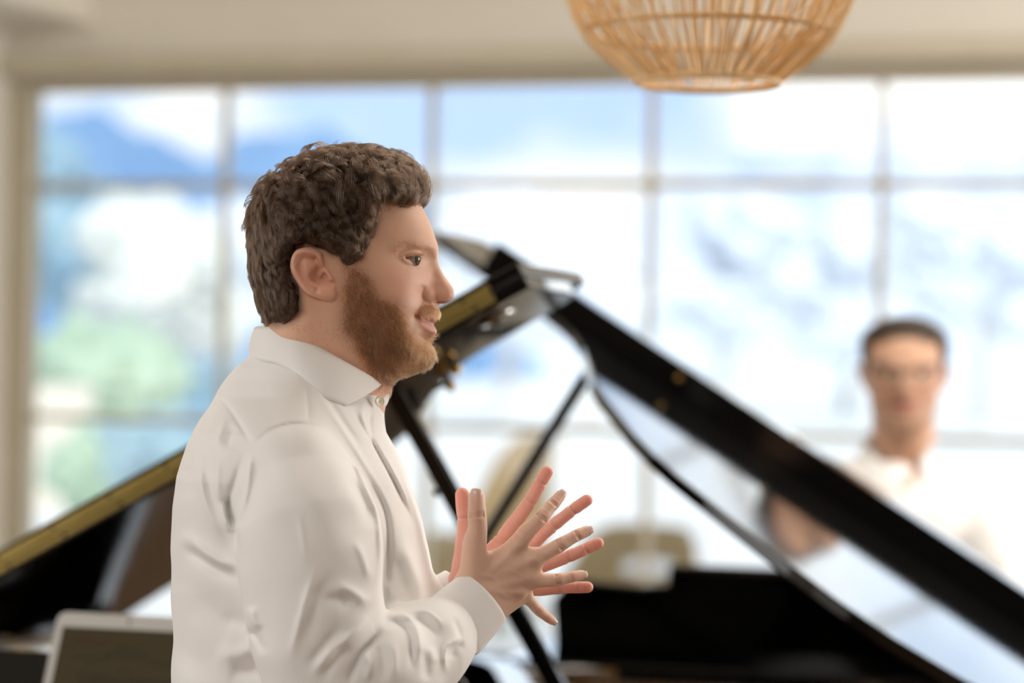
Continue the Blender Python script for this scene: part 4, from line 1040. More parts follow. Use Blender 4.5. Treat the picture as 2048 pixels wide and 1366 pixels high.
def build_tablet():
    # leaning on the music desk of the left piano
    tl = math.radians(24); W_, H_ = .2206, .3057
    fn = lambda a, b, t: T1(a, .456+b*math.sin(tl)+t*math.cos(tl), .924+b*math.cos(tl)-t*math.sin(tl))
    # its top edge centre sits at pixel (263, 1229)
    nrm = np.array([0, -math.cos(tl), math.sin(tl)]); o = np.array(fn(0, 0, -.007))
    c = onplane(263, 1229, o, nrm); a_c = c[0]-X1; b_top = (c[2]-.924-.007*math.sin(tl))/math.cos(tl)
    b0 = b_top-H_
    root = empty('tablet', fn(a_c, b0, -.004)); tag(root, 'white framed tablet showing sheet music on the desk of the left piano', 'tablet')
    rr = [(-W_/2, 0), (W_/2, 0), (W_/2, H_), (-W_/2, H_)]
    P = rr
    for i in (3, 2, 1, 0): P = rounded(P, i, .016, 8)
    f2 = lambda a, b, t: fn(a_c+a, b0+b, t)
    o = MB().prism(P, f2, -.0070, -.0005).build('housing', M['tabwhite'], root, 40); bevel(o, .0014)
    sw, b1, b2 = .0985, .022, H_-.0215
    MB().prism([(-sw, b1), (sw, b1), (sw, b2), (-sw, b2)], f2, -.0074, -.0071).build('screen', M['screen'], root)
    MB().prism([(.0025*math.cos(t*.5236), H_-.0105+.0025*math.sin(t*.5236)) for t in range(12)], f2, -.0075, -.0070).build('camera_lens', M['pupil'], root)
    ink = MB(); z0, z1 = -.00765, -.0075
    def stroke(x0, y0, x1, y1, w): 
        dx, dy = x1-x0, y1-y0; l = math.hypot(dx, dy); nx, ny = -dy/l*w/2, dx/l*w/2
        ink.prism([(x0+nx, y0+ny), (x1+nx, y1+ny), (x1-nx, y1-ny), (x0-nx, y0-ny)], f2, z0, z1)
    rg = np.random.default_rng(4)
    def words(xc, y, w, h, ragged=.35):
        x = xc-w/2
        while x < xc+w/2:
            k = rg.uniform(.002, .0048)
            for j in range(2): stroke(x+j*k*.5, y, x+j*k*.5+.0003, y+h*rg.uniform(.6, 1), .0008)
            stroke(x, y+h*rg.uniform(.2, .8), x+k*.8, y+h*rg.uniform(.2, .8), .0008); x += k+(.0022 if rg.random() < .2 else .0004)
    words(0.005, H_-.052, .036, .0042); words(.003, H_-.0605, .060, .0042); words(-.048, H_-.066, .062, .0032); words(-.038, H_-.074, .026, .0026)
    words(.068, H_-.070, .050, .0036); words(.004, H_-.083, .016, .0028); words(-.040, H_-.088, .045, .0026); words(-.066, H_-.106, .010, .0026)
    for sys_ in range(4):
        yt = H_-.092-sys_*.052
        for st in range(2):
            for l in range(5): stroke(-.056 if sys_ == 0 else -.080, yt-st*.020-l*.0019, .088, yt-st*.020-l*.0019, .00035)
            x = -.050 if sys_ == 0 else -.074
            while x < .086:
                y = yt-st*.020-rg.uniform(0, .008); stroke(x, y, x+.0022, y+.0006, .0018); stroke(x+.0022, y, x+.0022, y+.006*rg.choice([-1, 1]), .0005); x += rg.uniform(.0035, .007)
        stroke(-.0565 if sys_ == 0 else -.0805, yt, -.0565 if sys_ == 0 else -.0805, yt-.0276, .0011)
    ink.build('printed_music', M['ink'], root)
    ink = MB(); z0, z1 = -.0079, -.00765
    for pl in ([(-.080, .0365), (-.074, .0375), (-.077, .044), (-.079, .050), (-.083, .052)], [(-.070, .045), (-.066, .037), (-.063, .046)], [(-.069, .043), (-.064, .042)], [(-.060, .036), (-.054, .036), (-.057, .050)],
               [(-.051, .039), (-.050, .044), (-.045, .045)], [(-.043, .041), (-.040, .044), (-.037, .041), (-.041, .040)], [(-.033, .041), (-.027, .041), (-.026, .030)], [(-.027, .041), (-.033, .0425)]):
        for (a, b), (c_, d_) in zip(pl[:-1], pl[1:]): stroke(a, H_-b, c_, H_-d_, .0009)
    ink.build('handwritten_note', M['redink'], root)
    return root
M['tabwhite'] = mat('tablet_white', (.50, .485, .46), .35)
M['screen'] = mat('tablet_screen', (.03, .024, .012), .35, spec=.15, emit=((.55, .36, .12), .022))
M['ink'] = mat('screen_ink', (.008, .007, .005), .2)
M['redink'] = mat('screen_red_ink', (.06, .012, .006), .2)
# ------------------------------------------------------------------ the room
XL, XR, YB, YW, ZC = -4.15, 4.65, -4.6, 8.0, 3.6
def structure(name, mb, m, parent=None, bv=0, sm=None):
    o = mb.build(name, m, parent, sm)
    if parent is None: o['kind'] = 'structure'
    if bv: bevel(o, bv)
    return o
BAYS = [-4.07, -3.315, -2.54, -1.755, -.972, -.19, .59, 1.37, 2.15, 2.93, 3.71, 4.49]
def build_room():
    structure('floor', MB().box((XL-.2, YB-.2, -.1), (XR+.2, YW+.25, 0)), M['floor'])
    structure('ceiling', MB().box((XL-.2, YB-.2, ZC), (XR+.2, YW+.25, ZC+.15)), M['cream'])
    structure('wall_left', MB().box((XL-.2, YB, 0), (XL, YW+.25, ZC)), M['cream'])
    structure('wall_right', MB().box((XR, YB, 0), (XR+.2, YW+.25, ZC)), M['cream'])
    structure('wall_back', MB().box((XL-.2, YB-.2, 0), (XR+.2, YB, ZC)), M['walnut'])
    w = MB(); w.box((XL, YW, 2.53), (XR, YW+.25, ZC)); 
    structure('wall_front', w, M['cream'])
    structure('trim_4', MB().box((XL, YW, 0), (XR, YW+.25, .40)), M['walnut'])                         # dark panel under the sill
    structure('trim_1', MB().box((XL, YW-.07, 2.533), (XR, YW, 2.60)), M['trim'], bv=.006)          # lintel strip over the window
    structure('trim_2', MB().box((XL, YW-1.5, 2.71), (XL+.34, YW, ZC)), M['cream'], bv=.008)         # boxed soffit in the left corner
    structure('trim_3', MB().box((XL, YW-.12, .40), (XR, YW+.02, .44)), M['frame'], bv=.006)         # window sill
    structure('baseboard_front', MB().box((XL, YW-.02, 0), (XR, YW, .10)), M['frame'])
    structure('baseboard_left', MB().box((XL, YB, 0), (XL+.02, YW-.02, .10)), M['frame'])
    structure('baseboard_right', MB().box((XR-.02, YB, 0), (XR, YW-.02, .10)), M['frame'])
    win = empty('window_1', ((XL+XR)/2, YW+.08, .44)); win['kind'] = 'structure'
    y0, y1 = YW+.055, YW+.10
    fr = MB(); fr.box((XL, y0-.03, .44), (XL+.095, y1, 2.53)); fr.box((XR-.12, y0-.03, .44), (XR, y1, 2.53)); fr.box((XL+.095, y0-.02, 2.475), (XR-.12, y1, 2.53)); fr.box((XL+.095, y0-.02, .44), (XR-.12, y1, .49))
    structure('window_frame', fr, M['frame'], win, bv=.004)
    for x in BAYS[1:-1]: structure('mullion', MB().box((x-.013, y0, .49), (x+.013, y1, 2.475)), M['frame'], win, bv=.005)
    for z in (1.292, 2.137): structure('transom', MB().box((BAYS[0]+.02, y0-.004, z-.014), (BAYS[-1], y1+.004, z+.014)), M['frame'], win, bv=.005)
    zs = [.49, 1.292, 2.137, 2.475]
    for a, b in zip(BAYS[:-1], BAYS[1:]):
        for c, d in zip(zs[:-1], zs[1:]): structure('pane', MB().box((a+.01, YW+.084, c+.006), (b-.01, YW+.090, d-.006)), M['glass'], win)
g = bpy.data.materials.new('window_glass'); g.use_nodes = True; N = g.node_tree.nodes; L_ = g.node_tree.links
for n in list(N): N.remove(n)
o_ = N.new('ShaderNodeOutputMaterial'); t_ = N.new('ShaderNodeBsdfTransparent'); gl_ = N.new('ShaderNodeBsdfGlossy'); mx = N.new('ShaderNodeMixShader'); fr_ = N.new('ShaderNodeFresnel')
t_.inputs[0].default_value = (.96, .98, .985, 1); gl_.inputs['Roughness'].default_value = .01; fr_.inputs['IOR'].default_value = 1.45
L_.new(fr_.outputs[0], mx.inputs[0]); L_.new(t_.outputs[0], mx.inputs[1]); L_.new(gl_.outputs[0], mx.inputs[2]); L_.new(mx.outputs[0], o_.inputs['Surface'])
M['glass'] = g

def build_lamp():
    c = U(1415, 167, 3.2); cw = toW(c); root = empty('pendant_lamp', (cw[0], cw[1], cw[2])); tag(root, 'round rattan pendant lamp hanging from the ceiling above the pianos', 'lamp')
    prof = [(.0945, 0), (.112, .014), (.135, .032), (.157, .052), (.172, .072), (.183, .094), (.191, .118), (.196, .15), (.195, .19), (.186, .23), (.168, .27), (.14, .305), (.10, .335), (.05, .352)]
    P = smoothline(prof, 3)
    for nm, n, k, w, ph in (('rattan_shade', 88, 1.0, .0034, 0), ('inner_shade', 46, .80, .0030, .01)):
        mb = MB(); rg = np.random.default_rng(5)
        for i in range(n):
            a = 2*math.pi*i/n+ph+rg.normal(0, .016)
            pts = []
            for j, (r, z) in enumerate(P):
                aa = a+.010*math.sin(j*.35+i*1.7)
                rr = (r*k if nm == 'rattan_shade' else r*(.62+.30*min(1, z/.1)))
                pts.append((cw[0]+rr*math.cos(aa), cw[1]+rr*math.sin(aa), cw[2]+z+(.004 if k < 1 else 0)))
            mb.tube(pts, w/2*rg.uniform(.7, 1.25), 5)
        mb.build(nm, M['rattan'], root, 60, fix=False)
    for nm, r, z, t in (('bottom_ring', .0955, .001, .0045), ('hoop', .163, .068, .0038), ('hoop', .196, .155, .0032), ('hoop', .150, .300, .0035)):
        mb = MB(); V = []
        for k in range(64):
            a = 2*math.pi*k/64
            for j in range(8):
                b = 2*math.pi*j/8; V.append((cw[0]+(r+t*math.cos(b))*math.cos(a), cw[1]+(r+t*math.cos(b))*math.sin(a), cw[2]+z+t*math.sin(b)))
        mb.add(V, [[k*8+j, k*8+(j+1) % 8, ((k+1) % 64)*8+(j+1) % 8, ((k+1) % 64)*8+j] for k in range(64) for j in range(8)]); mb.build(nm, M['rattan'], root, 60)
    C = Vector((cw[0], cw[1], cw[2]))
    MB().lathe([(.001, .13), (.022, .135), (.034, .16), (.034, .18), (.02, .215), (.014, .24), (.001, .24)], tuple(C), 24).build('bulb', M['bulb'], root, 60)
    MB().lathe([(.018, .238), (.020, .30), (.012, .33), (.001, .33)], tuple(C), 20).build('socket', M['frame'], root, 60)
    MB().bar(C+Vector((0, 0, .32)), (C.x, C.y, ZC-.03), .006, n=8).build('cord', M['frame'], root, 60)
    MB().lathe([(.055, -.001), (.055, -.02), (.02, -.035), (.001, -.035)], (C.x, C.y, ZC), 28).build('ceiling_rose', M['frame'], root, 60)
M['bulb'] = mat('frosted_bulb', (.9, .88, .82), .3, emit=((1, .85, .6), 1.2))

# ------------------------------------------------------------------ outside
M['stone'] = mat('terrace_stone', (.80, .79, .76), .8, noise=(2, (.74, .73, .70)))
M['grass'] = mat('lawn', (.78, .81, .80), .9, noise=(.3, (.84, .86, .84)))
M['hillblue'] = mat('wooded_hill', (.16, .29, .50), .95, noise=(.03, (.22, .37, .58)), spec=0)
M['hillpale'] = mat('hazy_hill', (.62, .70, .82), .95, noise=(.02, (.74, .80, .88)), spec=0)  # distance haze put into the hill colour
M['leaf'] = mat('foliage', (.34, .48, .38), .9, noise=(1.2, (.50, .62, .48)), spec=.1)
M['leafblue'] = mat('dark_foliage', (.20, .34, .46), .9, noise=(.9, (.36, .50, .56)), spec=.1)
M['leafpale'] = mat('pale_foliage', (.74, .80, .88), .9, noise=(1.0, (.82, .86, .92)), spec=.1)  # haze and glare painted into the leaf colour
M['leafcream'] = mat('cream_foliage', (.66, .70, .66), .9, noise=(.8, (.78, .78, .72)), spec=.1)  # pale cream tone for a single crown
M['bark'] = mat('bark', (.55, .52, .48), .9)
M['render'] = mat('house_render', (.78, .72, .62), .8, noise=(.5, (.72, .68, .58)))
M['rooftile'] = mat('roof_tiles', (.40, .30, .26), .8, noise=(2, (.33, .25, .22)))
M['teak'] = mat('tan_wicker', (.36, .25, .115), .6, noise=(25, (.29, .19, .08)))
M['cushion'] = mat('white_cushion', (.86, .85, .82), .8)
M['whitepaint'] = mat('white_metal', (.82, .81, .78), .4)
def blob(c, r, seed, sub=4, amp=.28):
    rg = np.random.default_rng(seed); import bmesh
    bm = bmesh.new(); bmesh.ops.create_icosphere(bm, subdivisions=sub, radius=1); V = np.array([v.co[:] for v in bm.verts]); Fc = [[v.index for v in f.verts] for f in bm.faces]; bm.free()
    d = np.zeros(len(V))
    for k in range(18):
        w = rg.normal(0, 1, 3)*(1.5+1.1*k); d += np.sin(V @ w+rg.uniform(0, 6))*amp/(1+.33*k)
    return V*(1+.6*d)[:, None]*np.array(r)+np.array(c), Fc
def tree(name, c, h, r, m, label, seed, group=None):
    root = empty(name, c); tag(root, label, 'tree' if name != 'shrub' else 'shrub', group)
    MB().tube([(c[0], c[1], c[2]), (c[0]+.05*r, c[1], c[2]+h*.3), (c[0], c[1], c[2]+h*.6)], [r*.10, r*.07, r*.04], 10).build('trunk', M['bark'], root, 60)
    rg = np.random.default_rng(seed); mb = MB()
    for k in range(9):
        a = rg.uniform(0, 6.28); q = rg.uniform(.1, .6)*r
        V, Fc = blob((c[0]+q*math.cos(a), c[1]+q*math.sin(a), c[2]+h*rg.uniform(.45, .82)), np.array([.52, .52, .42])*r*rg.uniform(.7, 1.1), seed*20+k, 4); mb.add(V, Fc)
    mb.build('crown', m, root, 80, fix=False); return root
def hill(name, pts, y, depth, m, label):
    """ridge line through (x, z) points at distance y"""
    P = smoothline(pts, 8); V = []; n = len(P); rows = 9; rg = np.random.default_rng(len(pts))
    for j in range(rows):
        f = j/(rows-1)
        for i, (x, z) in enumerate(P): V.append((x, y+depth*(f-.5)*2*(1 if True else 0), -2+(z+2)*math.sin(math.pi*f)**.8*(1+.05*math.sin(i*.9+j))))
    Fc = [[j*n+i, j*n+i+1, (j+1)*n+i+1, (j+1)*n+i] for j in range(rows-1) for i in range(n-1)]
    o = MB().add(V, Fc).build(name, m, None, 80); tag(o, label, 'hill', kind='structure'); return o
def wicker_chair(c, rz, s=1.0, high=False):
    """bucket shaped wicker armchair; local +x is the front"""
    root = empty('wicker_chair', c, rz); R = Matrix.Rotation(rz, 3, 'Z')
    f = lambda x, y, z: Vector(c)+R @ (Vector((x, y, z))*s)
    V = []; Fc = []; n = 25; m = 8; sh = .62 if high else .36
    for lay in (0, 1):
        for i in range(n):
            a = math.radians(55+250*i/(n-1)); back = sst((-math.cos(a)+.2)/1.1)
            top = .30+.14+sh*back**1.2
            for k in range(m):
                t = k/(m-1); rr = .30+.07*t-lay*.025
                V.append(f(rr*math.cos(a), rr*math.sin(a)*.95, .30+(top-.30)*t))
    for i in range(n-1):
        for k in range(m-1):
            q = [i*m+k, (i+1)*m+k, (i+1)*m+k+1, i*m+k+1]; Fc += [q, [x+n*m for x in q[::-1]]]
    for i in range(n-1):
        for k in (0, m-1): Fc.append([i*m+k, (i+1)*m+k, (i+1)*m+k+n*m, i*m+k+n*m])
    for i in (0, n-1):
        for k in range(m-1): Fc.append([i*m+k, i*m+k+1, i*m+k+1+n*m, i*m+k+n*m])
    MB().add(V, Fc).build('backrest', M['teak'], root, 50)
    MB().lathe([(.001, .27), (.30, .27), (.315, .29), (.30, .31), (.001, .31)], tuple(f(0, 0, 0)), 32, Matrix.Scale(s, 3)).build('seat', M['teak'], root, 40)
    MB().lathe([(.001, .31), (.25, .31), (.275, .345), (.25, .385), (.001, .395)], tuple(f(0, 0, 0)), 32, Matrix.Scale(s, 3)).build('cushion', M['cushion'], root, 60)
    for a in (45, 135, 225, 315):
        x, y = .22*math.cos(math.radians(a)), .22*math.sin(math.radians(a)); MB().bar(f(x*1.15, y*1.15, 0), f(x, y, .28), .035*s, n=10).build('leg', M['teak'], root, 40)
    return root
def build_outside():
    structure('floor_terrace', MB().box((-14, YW+.25, -.14), (14, 45, -.04)), M['stone'])
    structure('ground_lawn', MB().box((-260, 45, -.3), (260, 420, -.1)), M['grass'])
    def P(px, py, D): return UW(px, py, D)
    a = P(972, 930, 13.5); ch = wicker_chair((a[0], a[1], -.04), math.radians(165), 1.10, True); tag(ch, 'high backed tan wicker chair on the terrace, seen above the spread hands', 'chair', 'tan wicker chairs on the terrace')
    a = P(884, 1092, 13.0); c = (a[0], a[1], -.04); k = empty('wicker_basket', c); tag(k, 'tall domed tan wicker basket on the terrace, seen between shirt front and thumb', 'basket')
    MB().lathe([(.001, 0), (.12, 0), (.15, .10), (.165, .30), (.155, .46), (.150, .50)], c, 32).build('basket_body', M['teak'], k, 50)
    MB().lathe([(.158, .50), (.160, .525), (.145, .57), (.11, .61), (.06, .64), (.001, .65)], c, 32).build('basket_lid', M['teak'], k, 50)
    a = P(1244, 1115, 11.2); ch = wicker_chair((a[0], a[1], -.04), math.radians(-100), 1.0); tag(ch, 'tan wicker chair with white cushion on the terrace, right of the fingertips', 'chair', 'tan wicker chairs on the terrace')
    a = P(1296, 1150, 9.9); c = (a[0], a[1], -.04); t = empty('side_table', c); tag(t, 'round white table on the terrace beside the wicker chair', 'table')
    z = a[2]+.05
    MB().lathe([(.001, z), (.10, z), (.105, z+.02), (.09, z+.045), (.001, z+.05)], c, 36).build('table_top', M['whitepaint'], t, 40)
    MB().lathe([(.018, .02), (.018, z)], c, 16).build('stem', M['whitepaint'], t, 40); MB().lathe([(.001, 0), (.10, 0), (.10, .015), (.02, .03), (.001, .03)], c, 28).build('base', M['whitepaint'], t, 40)
    a = P(1072, 1310, 8.75); c = (a[0], a[1], -.04); b = empty('bench', c); tag(b, 'white slatted bench on the terrace, seen below the little finger', 'bench')
    for k in range(5): MB().box((c[0]-.55, c[1]-.2+k*.085, .47), (c[0]+.40, c[1]-.135+k*.085, .50)).build('slat', M['whitepaint'], b)
    for x in (-.52, -.25, .10, .34):
        for y in (-.18, .17): MB().box((c[0]+x, c[1]+y-.02, -.04), (c[0]+x+.05, c[1]+y+.02, .47)).build('leg', M['whitepaint'], b)
    for k in range(9): MB().box((c[0]-.54+k*.11, c[1]+.21, .50), (c[0]-.49+k*.11, c[1]+.235, .58)).build('back_slat', M['whitepaint'], b)
    MB().box((c[0]-.56, c[1]+.205, .58), (c[0]+.41, c[1]+.24, .62)).build('top_rail', M['whitepaint'], b)
    # garden and houses beyond
    a = P(310, 560, 48); tree('tree', (a[0], a[1], -.2), 5.0, 1.9, M['leafcream'], 'cream coloured tree behind the left window bays', 44)
    a = P(100, 800, 24); w = MB().box((a[0]-1.2, a[1], -.15), (a[0]+.35, a[1]+.3, a[2]+.15)).build('garden_wall', M['render']); tag(w, 'low pale garden wall outside the left window bay', 'wall', kind='structure')
    k = 0
    for px, py, D, h, r, m, lab in ((225, 690, 26, 2.2, 1.0, 'leaf', 'round green bush beyond the terrace, left of the man'), (355, 735, 28, 1.9, .8, 'leafblue', 'dusky bush beyond the terrace, just behind the man'), (250, 940, 20, 1.0, .75, 'leaf', 'small green bush behind the rising piano lid'), (400, 880, 17, 1.3, .6, 'leafblue', 'dusky little bush next to the back of the shirt'),
                              ):
        a = P(px, py, D); tree('shrub', (a[0], a[1], -.15), h, r, M[m], lab, 31+k); k += 1
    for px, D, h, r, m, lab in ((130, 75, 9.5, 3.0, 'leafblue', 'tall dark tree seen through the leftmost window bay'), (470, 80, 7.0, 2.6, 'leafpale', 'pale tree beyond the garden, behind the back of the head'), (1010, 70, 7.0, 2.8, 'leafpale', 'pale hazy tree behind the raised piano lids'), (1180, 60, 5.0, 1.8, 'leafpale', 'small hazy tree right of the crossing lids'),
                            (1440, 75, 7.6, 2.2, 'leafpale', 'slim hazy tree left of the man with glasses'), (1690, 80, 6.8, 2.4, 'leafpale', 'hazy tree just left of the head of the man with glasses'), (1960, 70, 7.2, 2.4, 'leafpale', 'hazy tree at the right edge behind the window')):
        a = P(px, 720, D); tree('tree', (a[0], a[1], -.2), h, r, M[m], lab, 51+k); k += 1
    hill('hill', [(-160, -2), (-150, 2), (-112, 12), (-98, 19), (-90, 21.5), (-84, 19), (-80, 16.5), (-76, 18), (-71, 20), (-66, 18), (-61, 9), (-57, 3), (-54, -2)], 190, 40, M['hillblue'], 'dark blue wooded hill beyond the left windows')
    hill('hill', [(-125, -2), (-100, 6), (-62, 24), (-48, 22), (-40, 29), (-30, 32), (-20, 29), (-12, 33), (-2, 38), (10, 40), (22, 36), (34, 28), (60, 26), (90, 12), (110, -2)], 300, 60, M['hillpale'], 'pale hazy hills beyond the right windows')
def build_world():
    w = bpy.data.worlds.new('sky'); SC.world = w; w.use_nodes = True; N = w.node_tree.nodes; L = w.node_tree.links; bg = N['Background']
    tc = N.new('ShaderNodeTexCoord'); mp = N.new('ShaderNodeMapping'); mp.inputs['Scale'].default_value = (3.2, 3.2, 7.0); nz = N.new('ShaderNodeTexNoise'); nz.inputs['Scale'].default_value = 2.2; nz.inputs['Detail'].default_value = 5; nz.inputs['Roughness'].default_value = .5
    rp = N.new('ShaderNodeValToRGB'); e = rp.color_ramp.elements; e[0].position = .40; e[0].color = (.50, .67, .96, 1); e[1].position = .56; e[1].color = (1, 1, 1, 1)
    L.new(tc.outputs['Generated'], mp.inputs['Vector']); L.new(mp.outputs['Vector'], nz.inputs['Vector']); L.new(nz.outputs['Fac'], rp.inputs['Fac']); L.new(rp.outputs['Color'], bg.inputs['Color'])
    bg.inputs['Strength'].default_value = SKY
def area(name, loc, to, sx, sy, power, col):
    l = bpy.data.lights.new(name, 'AREA'); l.shape = 'RECTANGLE'; l.size = sx; l.size_y = sy; l.energy = power; l.color = col
    o = bpy.data.objects.new(name, l); COL.objects.link(o); o.location = loc; o.rotation_euler = (Vector(to)-Vector(loc)).to_track_quat('-Z', 'Y').to_euler(); return o
SKY = .96
# ------------------------------------------------------------------ the man with glasses behind the right piano
def build_second_man():
    D = 5.26; k = 1.09
    L, Q, aux = head_verts(2.4, .0016, True)
    eye = U(1808, 745, D)
    R = Matrix.Rotation(math.radians(4), 3, 'X')
    R = Matrix.Rotation(-math.atan2(eye[0], D), 3, 'Z') @ R        # he looks straight at us
    Rn = np.array(R)
    def loc(L):                                                   # head drawing -> camera-aligned, facing us
        P = np.stack([L[:, 2]*1.10, -(L[:, 0]-840)/PPM, -(L[:, 1]-520)/PPM], 1)*k; return P @ Rn.T + eye
    Vh = loc(L); Qh = orient(Vh, Q); Vh = relax(Vh, Qh, 1, .4)
    px = lambda a, b, d: U(a, b, d)
    cx = eye[0]; g = lambda x, y, z: np.array([cx+x, D+.12+y, z])
    nk = loc(np.array([[650., 790., 0.]]))[0]; segs = [(nk, px(1808, 985, D+.12), .050, .06), (g(0, 0, 1.22), g(0, .01, 1.0), .11, .11)]
    arms = []
    for s, el, hd in ((-1, U(1610, 1255, 5.12), U(1720, 1330, 4.93)), (1, U(2065, 1235, 5.16), U(1925, 1330, 4.93))):
        sh = g(s*.165, 0, 1.235)
        arms.append((sh, el, hd)); segs += [(g(s*.05, 0, 1.22), sh, .075, .050), (sh, el, .045, .036), (el, hd, .036, .027), (g(s*.06, .01, 1.12), g(s*.07, 0, .88), .09, .09),
            (g(s*.09, 0, .86), g(s*.10, -.02, .47), .075, .05), (g(s*.10, -.02, .47), g(s*.10, .0, .09), .05, .036), (g(s*.10, .03, .045), g(s*.12, -.13, .03), .038, .028)]
        f0 = hd
        for j in range(5):
            dx = (j-2)*.017*(-s if True else 1); a = f0+np.array([dx*.8, -.035, -.004]); b = a+np.array([dx*.5, -.05+abs(j-2)*.006, -.004]); c = b+np.array([0, -.02, -.022])
            if j == 4: b = a+np.array([dx*.9, -.02, -.008]); c = b+np.array([dx*.4, -.02, -.010])
            segs += [(f0, a, .022, .013), (a, b, .010, .009), (b, c, .009, .0075)]
    Vb, Qb = body_core(segs, .006)
    me = weld([make_mesh('person_body', Vb, Qb), make_mesh('hd', Vh, Qh)]); me.name = 'person'
    V = co_of(me)
    C = np.tile(np.array([.62, .37, .25]), (len(V), 1)); q = (V-eye) @ Rn/k; X = -q[:, 1]*PPM+840; Y = -q[:, 2]*PPM+520; lat = np.abs(q[:, 0])/1.1
    head = (Y < 800) & (X > 480) & (X < 930) & (lat < .11)
    def mix(w, col): w = np.where(head, np.clip(w, 0, 1), 0)[:, None]; C[:] = C*(1-w)+np.array(col)*w
    mix(poly_mask(HAIR_REG, X, Y, 10), (.10, .055, .03)); mix(.8*poly_mask(LIPS, X, Y, 6), (.50, .20, .16)); mix(.5*gp(810, 580, X, Y, 30), (.62, .30, .21)); mix(.5*gp(885, 585, X, Y, 20), (.60, .29, .20))
    mix(.35*poly_mask(BEARD, X, Y, 30), (.42, .26, .18)); mix(.9*gl([(800, 500), (820, 489), (845, 491)], X, Y, 5), (.12, .07, .04)); mix(.7*gl([(811, 517), (825, 513), (841, 514)], X, Y, 3), (.15, .09, .06))
    paint(me, C); base = toW(g(0, 0, 0)); me.vertices.foreach_set('co', (toW(V)-base).astype(np.float32).ravel()); me.update()
    me.polygons.foreach_set('use_smooth', [True]*len(me.polygons)); me.materials.clear(); me.materials.append(M['skin'])
    man = link('person', me); man.location = base
    tag(man, 'dark-haired man with glasses and open white shirt facing us behind the right piano', 'person')
    part = lambda name, V, Fc, m, par=man: link(name, make_mesh(name, toW(np.asarray(V)), Fc), m, par)
    Lc, Qc = hair_cap(2.6, .0016, 9.0, .6); Vc = loc(Lc); Qc = orient(Vc, Qc); part('hair', relax(Vc, Qc, 2, .4), Qc, M['hairshort'])
    for s in (-1, 1):
        c = loc(np.array([[EYE_C[0], EYE_C[1], s*EYE_Y]]))[0]; eye_ball(man, tuple(toW(c)), EYE_R*k, toW(Rn @ np.array([0, -1., -.12])))
    # glasses rest on the nose: their own thing
    gp0 = lambda x, y, z: toW(eye+Rn @ np.array([x*1.09, y, z-.004]))
    gl0 = empty('glasses', gp0(0, -.052, 0)); tag(gl0, 'thin dark rimmed glasses on the face of the man behind the right piano', 'glasses')
    for s in (-1, 1):
        ring = [(s*.034+.027*math.copysign(abs(math.cos(t))**.7, math.cos(t)), .019*math.copysign(abs(math.sin(t))**.7, math.sin(t))) for t in np.linspace(0, 2*math.pi, 33)]
        MB().tube([gp0(x, -.046+.08*abs(x)**1.5, z) for x, z in ring], .0016, 8).build('rim', M['rimblack'], gl0, 60)
        MB().tube([gp0(s*.0610, -.045, .006), gp0(s*.078, -.030, .006), gp0(s*.088, .06, .004), gp0(s*.086, .09, -.012)], .0016, 8).build('temple', M['rimblack'], gl0, 60)
        MB().prism([(x*.97+s*.034*.03, z*.95) for x, z in ring[:-1]], lambda a, b, t: gp0(a, -.0455+t, b), 0, .0012).build('lens', M['lens'], gl0)
    MB().tube([gp0(-.009, -.046, .004), gp0(0, -.049, .007), gp0(.009, -.046, .004)], .0016, 8).build('bridge', M['rimblack'], gl0, 60)
    # shirt with open neck
    ss = [(g(0, 0, 1.20), g(0, .01, .92), .135, .135)]
    for s, (sh, el, hd) in zip((-1, 1), arms):
        w = el+(hd-el)*.80
        ss += [(g(s*.035, .0, 1.265), sh+np.array([0, 0, .004]), .072, .064), (g(s*.08, 0, 1.17), g(s*.075, 0, .90), .12, .12), (sh, el, .066, .060), (el, w, .060, .042)]
    P = np.array([p for a in ss for p in a[:2]]); lo, hi = P.min(0)-.14, P.max(0)+.14
    h = .006; X, Y, Z = np.meshgrid(*axes3(lo, hi, h), indexing='ij'); d = None
    for a, b, ra, rb in ss: c = cone_d(X, Y, Z, a, b, ra, rb); d = c if d is None else smin(d, c, .025)
    neck = cone_d(X, Y, Z, nk+np.array([0, 0, .06]), px(1808, 955, D+.11), .072, .060); d = np.maximum(d, -neck)
    ppx, ppy = proj(np.stack([X, Y, Z], -1)); vee = np.maximum(np.abs(ppx-1806)-(996-ppy)*.56, (Y-(D+.10)))*.0011; d = np.maximum(d, -np.where(Y < D+.10, vee, 1))
    d += .004*np.sin(ppx*.05+ppy*.03)*np.sin(ppy*.04-ppx*.02)
    V, Q = net(d); V, Q = biggest(V, Q); V = V*h+lo; Q = orient(V, Q); sh_ = part('shirt', relax(V, Q, 2, .5), Q, M['shirt'])
    for s in (-1, 1):
        top = smoothline([(0, .085, 1.375), (s*.045, .06, 1.372), (s*.066, .0, 1.362), (s*.058, -.045, 1.345), (s*.042, -.075, 1.325)], 5); bot = smoothline([(0, .10, 1.32), (s*.055, .075, 1.318), (s*.085, .0, 1.308), (s*.085, -.065, 1.285), (s*.070, -.110, 1.255)], 5)
        R_ = [[g(*a), g(*(a*.7+b*.3))+np.array([s*.004, 0, 0]), g(*(a*.3+b*.7))+np.array([s*.004, 0, 0]), g(*b), g(*b)-np.array([s*.004, 0, 0]), g(*(a*.5+b*.5))-np.array([s*.003, 0, 0])] for a, b in zip(top, bot)]
        part('collar', *loft(R_), M['shirt'], sh_)
    ts = []
    for s in (-1, 1): ts += [(g(s*.06, 0, 1.0), g(s*.08, 0, .88), .10, .105), (g(s*.09, 0, .86), g(s*.10, -.02, .47), .10, .072), (g(s*.10, -.02, .47), g(s*.10, 0, .12), .072, .064)]
    V, Q = body_core(ts, .01); part('trousers', V, Q, M['trouser'])
